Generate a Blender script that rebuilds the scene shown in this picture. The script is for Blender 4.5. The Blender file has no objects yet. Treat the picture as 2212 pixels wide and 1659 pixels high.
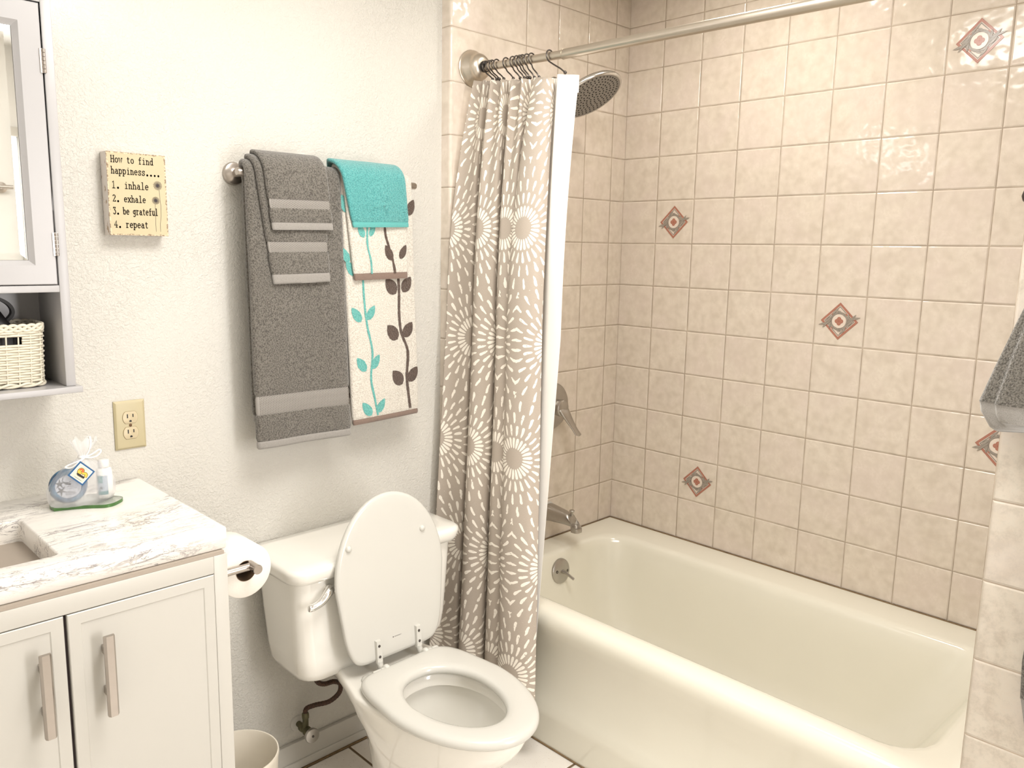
import bpy, bmesh, math, random
from math import sin, cos, pi, sqrt, atan2, radians
from mathutils import Vector, Matrix, noise
random.seed(7)
C = bpy.context.scene.collection
SC = bpy.context.scene

# ------------------------------------------------------------------ camera
cam = bpy.data.cameras.new('camera'); CAM = bpy.data.objects.new('camera', cam); C.objects.link(CAM)
SC.camera = CAM
F, CX, CY = 1730.117, 1064.607, 818.477
YAW, PITCH, ROLL = 0.768961, -0.160180, 0.0161908
cam.sensor_fit = 'HORIZONTAL'; cam.sensor_width = 36.0
cam.lens = F / 2212 * 36
cam.shift_x = (1106 - CX) / 2212
cam.shift_y = -(829.5 - CY) / 2212
cam.clip_start = 0.05
fwd = Vector((sin(YAW) * cos(PITCH), cos(YAW) * cos(PITCH), sin(PITCH)))
r0 = Vector((cos(YAW), -sin(YAW), 0)); u0 = r0.cross(fwd)
rt = r0 * cos(ROLL) + u0 * sin(ROLL); up = -r0 * sin(ROLL) + u0 * cos(ROLL)
M = Matrix((rt, up, -fwd)).transposed().to_4x4()
M.translation = Vector((-2.492495, -1.885562, 1.510274))
CAM.matrix_world = M

# ------------------------------------------------------------------ world, exposure
w = bpy.data.worlds.new('world'); SC.world = w; w.use_nodes = True
w.node_tree.nodes['Background'].inputs[0].default_value = (1, 0.97, 0.92, 1)
w.node_tree.nodes['Background'].inputs[1].default_value = 0.3
SC.view_settings.view_transform = 'Standard'
SC.view_settings.look = 'None'
SC.view_settings.gamma = 1
SC.view_settings.exposure = 0.08
SC.view_settings.use_curve_mapping = False
SHOWER_W, ROOM_W, VANITY_E, FILL_W = 4.2, 23.0, 10.5, 19.0
CEIL = 2.44

# ------------------------------------------------------------------ material helpers
class X:
    """a small expression wrapper over Math nodes"""
    nt = None
    def __init__(s, v): s.v = v
    @staticmethod
    def op(kind, *a, clamp=False):
        n = X.nt.nodes.new('ShaderNodeMath'); n.operation = kind; n.use_clamp = clamp
        for i, q in enumerate(a):
            q = q.v if isinstance(q, X) else q
            if isinstance(q, (int, float)): n.inputs[i].default_value = q
            else: X.nt.links.new(q, n.inputs[i])
        return X(n.outputs[0])
    def __add__(s, o): return X.op('ADD', s, o)
    def __radd__(s, o): return X.op('ADD', o, s)
    def __sub__(s, o): return X.op('SUBTRACT', s, o)
    def __rsub__(s, o): return X.op('SUBTRACT', o, s)
    def __mul__(s, o): return X.op('MULTIPLY', s, o)
    def __rmul__(s, o): return X.op('MULTIPLY', o, s)
    def __truediv__(s, o): return X.op('DIVIDE', s, o)
    def __lt__(s, o): return X.op('LESS_THAN', s, o)
    def __gt__(s, o): return X.op('GREATER_THAN', s, o)
def fmin(a, b): return X.op('MINIMUM', a, b)
def fmax(a, b): return X.op('MAXIMUM', a, b)
def ffl(a): return X.op('FLOOR', a)
def ffr(a): return X.op('FRACT', a)
def fab(a): return X.op('ABSOLUTE', a)
def fsq(a): return X.op('SQRT', a)
def sstep(a, lo, hi):
    n = X.nt.nodes.new('ShaderNodeMapRange'); n.interpolation_type = 'SMOOTHSTEP'
    X.nt.links.new(a.v, n.inputs[0]); n.inputs[1].default_value = lo; n.inputs[2].default_value = hi
    return X(n.outputs[0])
def coords(kind='Object', scale=None):
    tc = X.nt.nodes.new('ShaderNodeTexCoord'); o = tc.outputs[kind]
    if scale:
        mp = X.nt.nodes.new('ShaderNodeMapping'); X.nt.links.new(o, mp.inputs[0])
        mp.inputs['Scale'].default_value = scale; o = mp.outputs[0]
    return o
def sep(o):
    n = X.nt.nodes.new('ShaderNodeSeparateXYZ'); X.nt.links.new(o, n.inputs[0])
    return X(n.outputs[0]), X(n.outputs[1]), X(n.outputs[2])
def comb(x, y, z):
    n = X.nt.nodes.new('ShaderNodeCombineXYZ')
    for i, q in enumerate((x, y, z)):
        q = q.v if isinstance(q, X) else q
        if isinstance(q, (int, float)): n.inputs[i].default_value = q
        else: X.nt.links.new(q, n.inputs[i])
    return n.outputs[0]
def nz(vec, scale, detail=3, rough=.5, dist=0.0):
    n = X.nt.nodes.new('ShaderNodeTexNoise'); n.inputs['Scale'].default_value = scale
    n.inputs['Detail'].default_value = detail; n.inputs['Roughness'].default_value = rough
    n.inputs['Distortion'].default_value = dist
    if vec is not None: X.nt.links.new(vec, n.inputs['Vector'])
    return X(n.outputs[0])
def mix(f, a, b):
    n = X.nt.nodes.new('ShaderNodeMix'); n.data_type = 'RGBA'
    for i, q in ((0, f), (6, a), (7, b)):
        q = q.v if isinstance(q, X) else q
        if isinstance(q, (int, float)): n.inputs[i].default_value = q
        elif isinstance(q, tuple): n.inputs[i].default_value = q if len(q) == 4 else (*q, 1)
        else: X.nt.links.new(q, n.inputs[i])
    return X(n.outputs[2])
def bump(h, strength, dist, nrm=None):
    n = X.nt.nodes.new('ShaderNodeBump'); n.inputs['Strength'].default_value = strength
    n.inputs['Distance'].default_value = dist
    X.nt.links.new(h.v, n.inputs['Height'])
    if nrm is not None: X.nt.links.new(nrm, n.inputs['Normal'])
    return n.outputs[0]
def srgb(r, g, b):
    f = lambda c: (c / 255 / 12.92) if c <= 10 else ((c / 255 + .055) / 1.055) ** 2.4
    return (f(r), f(g), f(b))
def mat(name, col=(.8, .8, .8), rough=.5, metal=0.0, spec=.5, build=None, **kw):
    m = bpy.data.materials.new(name); m.use_nodes = True
    nt = m.node_tree; X.nt = nt; b = nt.nodes['Principled BSDF']
    b.inputs['Base Color'].default_value = (*col, 1); b.inputs['Roughness'].default_value = rough
    b.inputs['Metallic'].default_value = metal; b.inputs['Specular IOR Level'].default_value = spec
    for k, v in kw.items():
        k = k.replace('_', ' ')
        b.inputs[k].default_value = v
    if build:
        r = build()
        for k, v in r.items():
            nt.links.new(v.v if isinstance(v, X) else v, b.inputs[k])
    return m

def m_noisy(name, col, rough=.4, amp=.04, scale=30, metal=0, bs=0.0, bd=.001, bscale=300, spec=.5, **kw):
    """plain surface with faint tonal noise and optional bump"""
    def build():
        o = coords(); n = nz(o, scale, 3)
        c2 = tuple(max(0, c * (1 - amp * 2)) for c in col)
        r = {'Base Color': mix(n, c2, col)}
        if bs: r['Normal'] = bump(nz(o, bscale, 3), bs, bd)
        return r
    return mat(name, col, rough, metal, spec, build, **kw)

T = 0.1545; Z0 = 1.54
def tile_mat(name, axis, off, mode=None, base=((.78, .70, .60), (.66, .58, .485), (.76, .655, .59))):
    def build():
        o = coords(); x, y, z = sep(o)
        h = {'x': x, 'y': y}[axis]
        hv = (off - h) / T            # grows away from the corner
        vv = (z - Z0) / T
        fh = ffr(hv); fv = ffr(vv)
        dh = fmin(fh, 1 - fh) * T; dv = fmin(fv, 1 - fv) * T
        if mode == 'end':             # wide bullnose piece ends the run: no joint beyond the fifth line
            dl = fab(hv - 4) * T
            far = hv > 4.5
            dh = far * dl + (1 - far) * dh
            dh = dh + (hv > 4.98) * 1.0
        d = fmin(dh, dv)
        wn = X.nt.nodes.new('ShaderNodeTexWhiteNoise'); wn.noise_dimensions = '3D'
        X.nt.links.new(comb(ffl(hv), ffl(vv), 3.3 if axis == 'x' else 7.7), wn.inputs['Vector'])
        rnd = X(wn.outputs['Value'])
        sh = X.nt.nodes.new('ShaderNodeVectorMath'); sh.operation = 'ADD'
        X.nt.links.new(o, sh.inputs[0]); X.nt.links.new(comb(rnd * 9, rnd * 5, rnd * 7), sh.inputs[1])
        n1 = nz(sh.outputs[0], 30, 7, .72); n2 = nz(sh.outputs[0], 7, 3, .55); n3 = nz(sh.outputs[0], 120, 2, .6)
        a = mix(sstep(n1, .34, .60), base[1], base[0])
        a = mix(sstep(n2, .4, .7) * .55, a, base[2])
        a = mix(sstep(n3, .35, .65) * .30, a, (.62, .53, .44))
        edge = 1 - sstep(d, .0016, .007)  # paler tile rims: highlight of the pillowed edges painted into the colour
        a = mix(edge * .3, a, (.85, .76, .65))
        gm = 1 - sstep(d, .0009, .0016)
        gcol = mix(sstep(nz(o, 14, 4), .42, .62), (.36, .29, .22), (.50, .41, .32))
        col = mix(gm, a, gcol)
        hgt = sstep(d, .0008, .0050)
        nb = bump(hgt, 1.0, .0017)
        wav = nz(o, 30, 1, .4) * .8 + nz(sh.outputs[0], 9, 1)
        nb = bump(wav, .9, .0022, nb)
        rough = .09 + gm * .6 + n3 * .03
        return {'Base Color': col, 'Normal': nb, 'Roughness': rough}
    return mat(name, build=build)

def paint_mat():
    def build():
        o = coords()
        n1 = nz(o, 170, 3, .6, .4); n2 = nz(o, 60, 3, .5, 1.0)
        h = sstep(n1, .42, .62) * .6 + sstep(n2, .5, .6) * .5
        area = sstep(nz(o, 1.6, 2), .35, .7)
        h = h * (area * .7 + .45)
        c = mix(nz(o, 2.2, 2), (.635, .612, .555), (.665, .642, .59))
        return {'Base Color': c, 'Normal': bump(h, .65, .0021)}
    return mat('wall_paint', rough=.55, build=build)
M_paint = paint_mat()
M_paint_bounce = m_noisy('white_bounce_wall_paint', (.90, .885, .85), .6, .02, 20, bs=.2, bscale=90)  # unseen walls made paler than the visible paint to add bounce light
M_ceil = m_noisy('ceiling_paint', (.90, .89, .86), .7, .02, 20, bs=.3, bscale=90)
M_tile_back = tile_mat('beige_tile_long_wall', 'y', -(.1525 - T))
M_tile_end = tile_mat('beige_tile_end_wall', 'x', -(.07773 - T) , 'end')
M_tile_stub = tile_mat('beige_tile_wing_wall_dimmed', 'y', -1.508 - .001, None, ((.64, .585, .50), (.52, .46, .385), (.63, .555, .50)))  # same kind of tile, colour darkened to offset strong light on this wall
def floor_build():
    o = coords(); x, y, z = sep(o); S = .2625
    a = (x + 1.238) / S; b = (y + .505) / S
    fa = ffr(a); fb = ffr(b)
    d = fmin(fmin(fa, 1 - fa), fmin(fb, 1 - fb)) * S
    g = 1 - sstep(d, .0032, .0045)
    n = nz(o, 30, 4)
    c = mix(n, (.84, .79, .72), (.90, .86, .80))
    c = mix(sstep(nz(o, 300, 1), .72, .76), c, (.3, .24, .18))
    gc = mix(nz(o, 40, 3), (.10, .065, .03), (.22, .15, .08))
    return {'Base Color': mix(g, c, gc), 'Normal': bump(sstep(d, .002, .006), 1, .0015), 'Roughness': .25 + g * .5}
M_floor = mat('white_floor_tile', build=floor_build)
M_porc = mat('white_porcelain', (.88, .855, .79), .09, spec=.6, Coat_Weight=.4, Coat_Roughness=.04)
M_tub = m_noisy('tub_enamel', (.84, .81, .70), .13, .025, 5, spec=.6, bs=.05, bscale=40)
M_seat = mat('seat_plastic', (.63, .617, .57), .17, spec=.5)
M_bin = m_noisy('bin_plastic', (.82, .76, .65), .4)
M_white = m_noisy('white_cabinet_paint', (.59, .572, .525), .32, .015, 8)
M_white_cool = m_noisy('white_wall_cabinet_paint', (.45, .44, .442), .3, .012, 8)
M_gap_shade = mat('gap_shade', (.05, .035, .035), .8)
M_nickel = m_noisy('brushed_nickel', (.50, .455, .415), .28, .05, 60, metal=1)
M_nickel_lt = m_noisy('satin_nickel_rod', (.60, .54, .46), .34, .03, 20, metal=1)
M_chrome = mat('chrome', (.85, .84, .82), .05, metal=1)
M_steel = m_noisy('steel_grey', (.53, .505, .47), .34, .08, 50, metal=1)
M_dark_metal = mat('dark_hook_metal', (.10, .088, .08), .32, metal=.9)
M_black = mat('black', (.008, .007, .008), .5)
M_blackgloss = mat('black_plastic', (.012, .011, .014), .3)
M_mirror = mat('mirror_glass', (.93, .94, .92), .015, metal=1)
M_caulk = mat('caulk', (.80, .74, .62), .5)
M_grime = m_noisy('grimy_joint', (.30, .20, .10), .8, .3, 60)
def marble_build():
    o = coords('Object', (1.0, 3.4, 3.4))
    d = nz(o, 4, 5, .6, .9)
    v = fab(nz(o, 5.2, 7, .62, 1.3) - .5)
    vein = 1 - sstep(v, .002, .030)
    v2 = fab(nz(o, 11, 6, .6, 1.6) - .5)
    vein2 = 1 - sstep(v2, .001, .018)
    m = sstep(nz(o, 3.6, 4), .46, .66)
    c = mix(sstep(d, .5, .8) * .25, (.90, .87, .82), (.62, .57, .55))
    c = mix(vein * (m * .78 + .08), c, (.34, .31, .31))
    c = mix(vein2 * m * .7, c, (.12, .095, .10))
    return {'Base Color': c}
M_marble = mat('white_marble', rough=.16, spec=.55, build=marble_build)
def cloth_mat(name, col, dark, scale=300, bd=.0034, amp=1.0, rough=.95, sheen=.5):
    def build():
        o = coords()
        n = nz(o, scale, 3, .6); n2 = nz(o, 14, 3)
        c = mix(sstep(n, .33, .62), dark, col)
        c = mix(n2 * .22, c, dark)
        return {'Base Color': c, 'Normal': bump(n, amp, bd)}
    return mat(name, rough=rough, spec=.1, build=build, Sheen_Weight=sheen)
M_grey_terry = cloth_mat('grey_terry', (.205, .188, .162), (.070, .063, .052))
M_grey_flat = cloth_mat('grey_woven_hem', (.33, .31, .285), (.25, .235, .215), 700, .0006, .5)
M_white_terry = cloth_mat('white_terry', (.78, .74, .66), (.56, .51, .44))
M_teal_terry = cloth_mat('aqua_terry', (.125, .43, .42), (.05, .26, .26))
M_teal_flat = cloth_mat('aqua_woven_band', (.125, .42, .40), (.09, .35, .33), 700, .0006, .5)
M_brown_cloth = cloth_mat('brown_terry_motif', (.115, .075, .055), (.06, .038, .028))
M_brown_hem = cloth_mat('brown_hem', (.24, .175, .14), (.18, .125, .10), 700, .0005, .4)
M_teal_motif = cloth_mat('aqua_motif', (.17, .50, .46), (.08, .34, .31))
def dobby(col, dark):
    def build():
        u, v, _ = sep(coords('UV'))
        a = ffr(u * 230) - .5; b = ffr(v * 230 + ffl(u * 230) * .5) - .5
        dots = 1 - sstep(fsq(a * a + b * b), .2, .4)
        line = sstep(fab(ffr(v * 60) - .5), .1, .3)
        return {'Base Color': mix(dots * .8, col, dark), 'Normal': bump((1 - dots) * .7 + line * .3, .8, .001)}
    return build
M_grey_band = mat('grey_dobby_band', rough=.9, spec=.1, build=dobby((.32, .30, .275), (.13, .12, .105)))

# ------------------------------------------------------------------ mesh helpers
class MB:
    def __init__(s): s.v = []; s.f = []; s.m = []; s.uv = {}; s.mi = 0
    def vert(s, p): s.v.append(tuple(p)); return len(s.v) - 1
    def face(s, idx): s.f.append(tuple(idx)); s.m.append(s.mi)
    def loft(s, rings, closed=True, cap0=True, cap1=True, flip=False):
        ids = [[s.vert(p) for p in r] for r in rings]; n = len(rings[0])
        for a, b in zip(ids, ids[1:]):
            for i in range(n if closed else n - 1):
                j = (i + 1) % n; q = (a[i], a[j], b[j], b[i]); s.face(q[::-1] if flip else q)
        if cap0: s.face(ids[0][::-1] if not flip else ids[0])
        if cap1: s.face(ids[-1] if not flip else ids[-1][::-1])
        return ids
    def box(s, x0, x1, y0, y1, z0, z1, bev=0.0, mtx=None):
        x0, x1 = sorted((x0, x1)); y0, y1 = sorted((y0, y1)); z0, z1 = sorted((z0, z1))
        if bev <= 0:
            r = [[(x0, y0, z), (x1, y0, z), (x1, y1, z), (x0, y1, z)] for z in (z0, z1)]
            rr = r
        else:
            b = min(bev, (x1 - x0) / 2.01, (y1 - y0) / 2.01, (z1 - z0) / 2.01); rr = []
            def ring(z, k): return rrect(x0 + k, x1 - k, y0 + k, y1 - k, max(b - k, 1e-5), z, 3)
            for a in (0, 30, 60, 90): rr.append(ring(z0 + b * (1 - cos(radians(a))), b * (1 - sin(radians(a)))))
            for a in (90, 60, 30, 0): rr.append(ring(z1 - b * (1 - cos(radians(a))), b * (1 - sin(radians(a)))))
        if mtx is not None: rr = [[mtx @ Vector(p) for p in r] for r in rr]
        s.loft(rr)
    def tube(s, pts, r, n=10, cap=True, closed=False):
        pts = [Vector(p) for p in pts]; rings = []; N = len(pts)
        rs = r if isinstance(r, (list, tuple)) else [r] * N
        t0 = None; nrm = None
        for i in range(N):
            if closed: t = (pts[(i + 1) % N] - pts[i - 1]).normalized()
            else: t = (pts[min(i + 1, N - 1)] - pts[max(i - 1, 0)]).normalized()
            if nrm is None:
                a = Vector((0, 0, 1)) if abs(t.z) < .9 else Vector((1, 0, 0)); nrm = (a - t * a.dot(t)).normalized()
            else:
                nrm = (nrm - t * nrm.dot(t)).normalized()
            b = t.cross(nrm)
            rings.append([pts[i] + (nrm * cos(2 * pi * k / n) + b * sin(2 * pi * k / n)) * rs[i] for k in range(n)])
        if closed: rings.append(rings[0]); cap = False
        s.loft(rings, True, cap, cap)
    def lathe(s, prof, origin=(0, 0, 0), axis=(0, 0, 1), n=32, cap0=True, cap1=True):
        ax = Vector(axis).normalized(); a = Vector((0, 0, 1)) if abs(ax.z) < .9 else Vector((1, 0, 0))
        e1 = (a - ax * a.dot(ax)).normalized(); e2 = ax.cross(e1); o = Vector(origin)
        s.loft([[o + ax * h + (e1 * cos(2 * pi * k / n) + e2 * sin(2 * pi * k / n)) * max(r, 1e-5) for k in range(n)] for r, h in prof], True, cap0, cap1)
    def poly(s, pts): s.face([s.vert(p) for p in pts])
    def prism(s, pts, dv):
        dv = Vector(dv); s.loft([[Vector(p) for p in pts], [Vector(p) + dv for p in pts]])
    def ribbon(s, pts, w, fn, joints=True):
        """flat mitred stroke in a 2-D chart mapped by fn(u, v)"""
        P = []
        for p in pts:
            q = Vector((p[0], p[1]))
            if not P or (q - P[-1]).length > 1e-7: P.append(q)
        if len(P) < 2: return
        closed = len(P) > 3 and (P[0] - P[-1]).length < 1e-6
        if closed: P = P[:-1]
        N = len(P); A = []; B = []
        for i in range(N):
            a = P[i - 1] if (closed or i > 0) else None; c = P[(i + 1) % N] if (closed or i < N - 1) else None
            d0 = (P[i] - a).normalized() if a is not None else None; d1 = (c - P[i]).normalized() if c is not None else None
            if d0 is None: d0 = d1
            if d1 is None: d1 = d0
            n0 = Vector((-d0.y, d0.x)); n1 = Vector((-d1.y, d1.x)); m = n0 + n1
            m = m.normalized() if m.length > .2 else n0
            k = min(1.5, 1 / max(.5, m.dot(n0))); e = Vector((0, 0))
            if joints and not closed: e = -d0 * w * .3 if i == 0 else (d0 * w * .3 if i == N - 1 else e)
            A.append(s.vert(fn(*(P[i] + e + m * w / 2 * k)))); B.append(s.vert(fn(*(P[i] + e - m * w / 2 * k))))
        for i in range(N if closed else N - 1):
            j = (i + 1) % N; s.face((B[i], B[j], A[j], A[i]))
def rrect(x0, x1, y0, y1, r, z, k=6):
    r = min(r, (x1 - x0) / 2, (y1 - y0) / 2); out = []
    for cx, cy, a0 in ((x1 - r, y1 - r, 0), (x0 + r, y1 - r, 90), (x0 + r, y0 + r, 180), (x1 - r, y0 + r, 270)):
        for i in range(k + 1):
            a = radians(a0 + 90 * i / k); out.append((cx + r * cos(a), cy + r * sin(a), z))
    return out
def obj(name, mb, mats, parent=None, smooth=True, angle=35, loc=(0, 0, 0)):
    me = bpy.data.meshes.new(name)
    L = Vector(loc)
    me.from_pydata([Vector(p) - L for p in mb.v], [], mb.f)
    mats = mats if isinstance(mats, (list, tuple)) else [mats]
    for q in mats: me.materials.append(q)
    if len(mats) > 1: me.polygons.foreach_set('material_index', mb.m)
    if mb.uv:
        uvl = me.uv_layers.new(name='UVMap')
        for lp in me.loops: uvl.data[lp.index].uv = mb.uv.get(lp.vertex_index, (0, 0))
    me.update()
    bm = bmesh.new(); bm.from_mesh(me)
    if not mb.uv: bmesh.ops.remove_doubles(bm, verts=bm.verts, dist=1e-6)
    bmesh.ops.recalc_face_normals(bm, faces=bm.faces)
    bm.to_mesh(me); bm.free()
    if smooth:
        me.polygons.foreach_set('use_smooth', [True] * len(me.polygons))
        me.set_sharp_from_angle(angle=radians(angle))
    o = bpy.data.objects.new(name, me); C.objects.link(o); o.location = L
    if parent is not None:
        o.parent = parent; o.location = L - PLOC(parent)
    return o
def PLOC(p):
    v = Vector(p.location)
    while p.parent: p = p.parent; v += Vector(p.location)
    return v
def thing(name, label, cat, loc, group=None):
    o = bpy.data.objects.new(name, None); C.objects.link(o); o.location = loc; o.empty_display_size = .05
    return tag(o, label, cat, group)
def tag(o, label=None, cat=None, group=None, kind=None):
    if label: o['label'] = label
    if cat: o['category'] = cat
    if group: o['group'] = group
    if kind: o['kind'] = kind
    return o
def part(name, mb, mats, parent, **kw):
    """mesh given in world coordinates, stored relative to its parent"""
    return obj(name, mb, mats, parent, loc=PLOC(parent), **kw)
def struct(name, mb, mats, label=None, **kw):
    o = obj(name, mb, mats, **kw); o['kind'] = 'structure'
    if label: o['label'] = label
    return o
def catmull(P, n):
    P = [Vector(p) for p in P]; out = []
    for i in range(len(P) - 1):
        a, b, c, d = P[max(i - 1, 0)], P[i], P[i + 1], P[min(i + 2, len(P) - 1)]
        for k in range(n):
            t = k / n
            out.append(.5 * ((2 * b) + (c - a) * t + (2 * a - 5 * b + 4 * c - d) * t * t + (3 * b - a - 3 * c + d) * t ** 3))
    out.append(P[-1]); return out
def lerp(a, b, t): return a + (b - a) * t

# ------------------------------------------------------------------ lights (fixtures, plus one added fill window)
def emis(name, col, e):
    return mat(name, col, Emission_Color=(*col, 1), Emission_Strength=e)
def area(name, loc, size, power, col, shape='DISK', rot=(0, 0, 0), sy=None, parent=None, spread=pi):
    l = bpy.data.lights.new(name, 'AREA'); l.shape = shape; l.size = size; l.energy = power; l.color = col; l.spread = spread
    if sy: l.size_y = sy
    o = bpy.data.objects.new(name, l); C.objects.link(o); o.rotation_euler = rot
    if parent: o.parent = parent; o.location = Vector(loc) - PLOC(parent)
    else: o.location = loc
    return o
WARM = (1.0, .935, .84); NEUT = (1.0, .97, .925); COOL = (1.0, .98, .98)
# recessed lamp over the tub
t = thing('recessed_light', 'round recessed ceiling lamp above the bathtub, out of frame', 'light', (-.47, -.66, CEIL))
b = MB(); b.lathe([(.088, 0), (.115, 0), (.118, -.006), (.112, -.010), (.092, -.006), (.088, 0)], (-.47, -.66, CEIL), n=40, cap0=False, cap1=False); part('trim_ring', b, M_white, t)
b = MB(); b.lathe([(.0, -.002), (.090, -.002)], (-.47, -.66, CEIL), n=40, cap0=False, cap1=False); part('diffuser', b, emis('lamp_warm', WARM, 4), t)
area('shower_lamp', (-.47, -.66, CEIL - .015), .17, SHOWER_W, WARM, parent=t)
# ceiling lamp in the middle of the room
t = thing('ceiling_light', 'round flush ceiling lamp in the middle of the room, out of frame', 'light', (-1.50, -1.12, CEIL))
b = MB(); b.lathe([(0, 0), (.46, 0), (.46, -.03), (.44, -.05), (0, -.05)], (-1.50, -1.12, CEIL), n=48); part('diffuser', b, emis('lamp_room', NEUT, 2), t)
area('room_lamp', (-1.50, -1.12, CEIL - .06), .86, ROOM_W, NEUT, parent=t)
# vanity light bar above the wall cabinet
t = thing('vanity_light', 'three globe vanity lamp on the wall above the mirrored cabinet, out of frame', 'light', (-2.25, .04, 2.14))
b = MB(); b.box(-2.56, -1.94, -.005, .038, 2.10, 2.19, .01); part('backplate', b, M_nickel, t)
M_globe = emis('lamp_vanity', COOL, VANITY_E)
for gx in (-2.48, -2.25, -2.02):
    b = MB(); b.tube([(gx, .0, 2.12), (gx, -.05, 2.125), (gx, -.10, 2.12)], .010, 12); part('arm', b, M_nickel, t)
    b = MB(); b.lathe([(.0001, -.042)] + [(.042 * sin(k * pi / 12), -.042 * cos(k * pi / 12)) for k in range(1, 12)] + [(.0001, .042)], (gx, -.125, 2.085), n=24, cap0=False, cap1=False); part('glass_globe', b, M_globe, t)
# added glowing window behind the camera, made up for frontal fill light
b = MB(); b.box(-1.36, -.93, -2.7495, -2.742, .52, 2.02); FILL_WIN = obj('added_window_1', b, emis('added_window_glow', COOL, 2.5), smooth=False); FILL_WIN['kind'] = 'structure'
b = MB()
for q in ((-1.40, -1.355, .48, 2.06), (-.935, -.89, .48, 2.06), (-1.355, -.935, .48, .525), (-1.355, -.935, 2.015, 2.06), (-1.355, -.935, 1.255, 1.28)): b.box(q[0], q[1], -2.7495, -2.72, q[2], q[3], .003)
obj('added_window_frame', b, M_white, FILL_WIN)
area('added_window_fill', (-1.145, -2.735, 1.27), .40, FILL_W, COOL, 'RECTANGLE', (pi / 2, 0, 0), 1.45)
# ------------------------------------------------------------------ room shell
XL, YR = -3.05, -2.75      # far left and rear walls
XS = -.8625                # face of the wing wall, outer edge of the tiled alcove
b = MB(); b.box(XL, 0.02, YR, .06, -.06, 0); struct('floor', b, M_floor, smooth=False)
b = MB(); b.box(XL, 0.02, YR, .06, CEIL, CEIL + .05); struct('ceiling', b, M_ceil, smooth=False)
b = MB(); b.box(XL, XS, .04, .12, 0, CEIL); struct('wall_back', b, M_paint, smooth=False)
b = MB(); b.box(XL - .08, XL, YR, .12, 0, CEIL); struct('wall_left', b, M_paint_bounce, smooth=False)
b = MB(); b.box(XL, XS, YR - .08, YR, 0, CEIL); struct('wall_rear', b, M_paint_bounce, smooth=False)
# tiled end wall: stands 4 cm proud of the painted wall, with a rounded bullnose edge
b = MB()
R_ = .009
prof = [(.02, 0.0), (XS + R_, 0.0)] + [(XS + R_ - R_ * sin(radians(a)), R_ - R_ * cos(radians(a))) for a in range(15, 91, 15)] + [(XS, .12), (.02, .12)]
b.loft([[(x, y, z) for x, y in prof] for z in (0, CEIL)])
struct('wall_end_tiled', b, M_tile_end, angle=50)
# wing wall at the foot of the tub
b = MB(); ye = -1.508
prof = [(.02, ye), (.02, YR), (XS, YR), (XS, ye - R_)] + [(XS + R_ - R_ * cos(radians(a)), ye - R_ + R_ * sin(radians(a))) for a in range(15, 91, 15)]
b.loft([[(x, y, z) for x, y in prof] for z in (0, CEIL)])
struct('wall_wing_tiled', b, M_tile_stub, angle=50)

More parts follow.
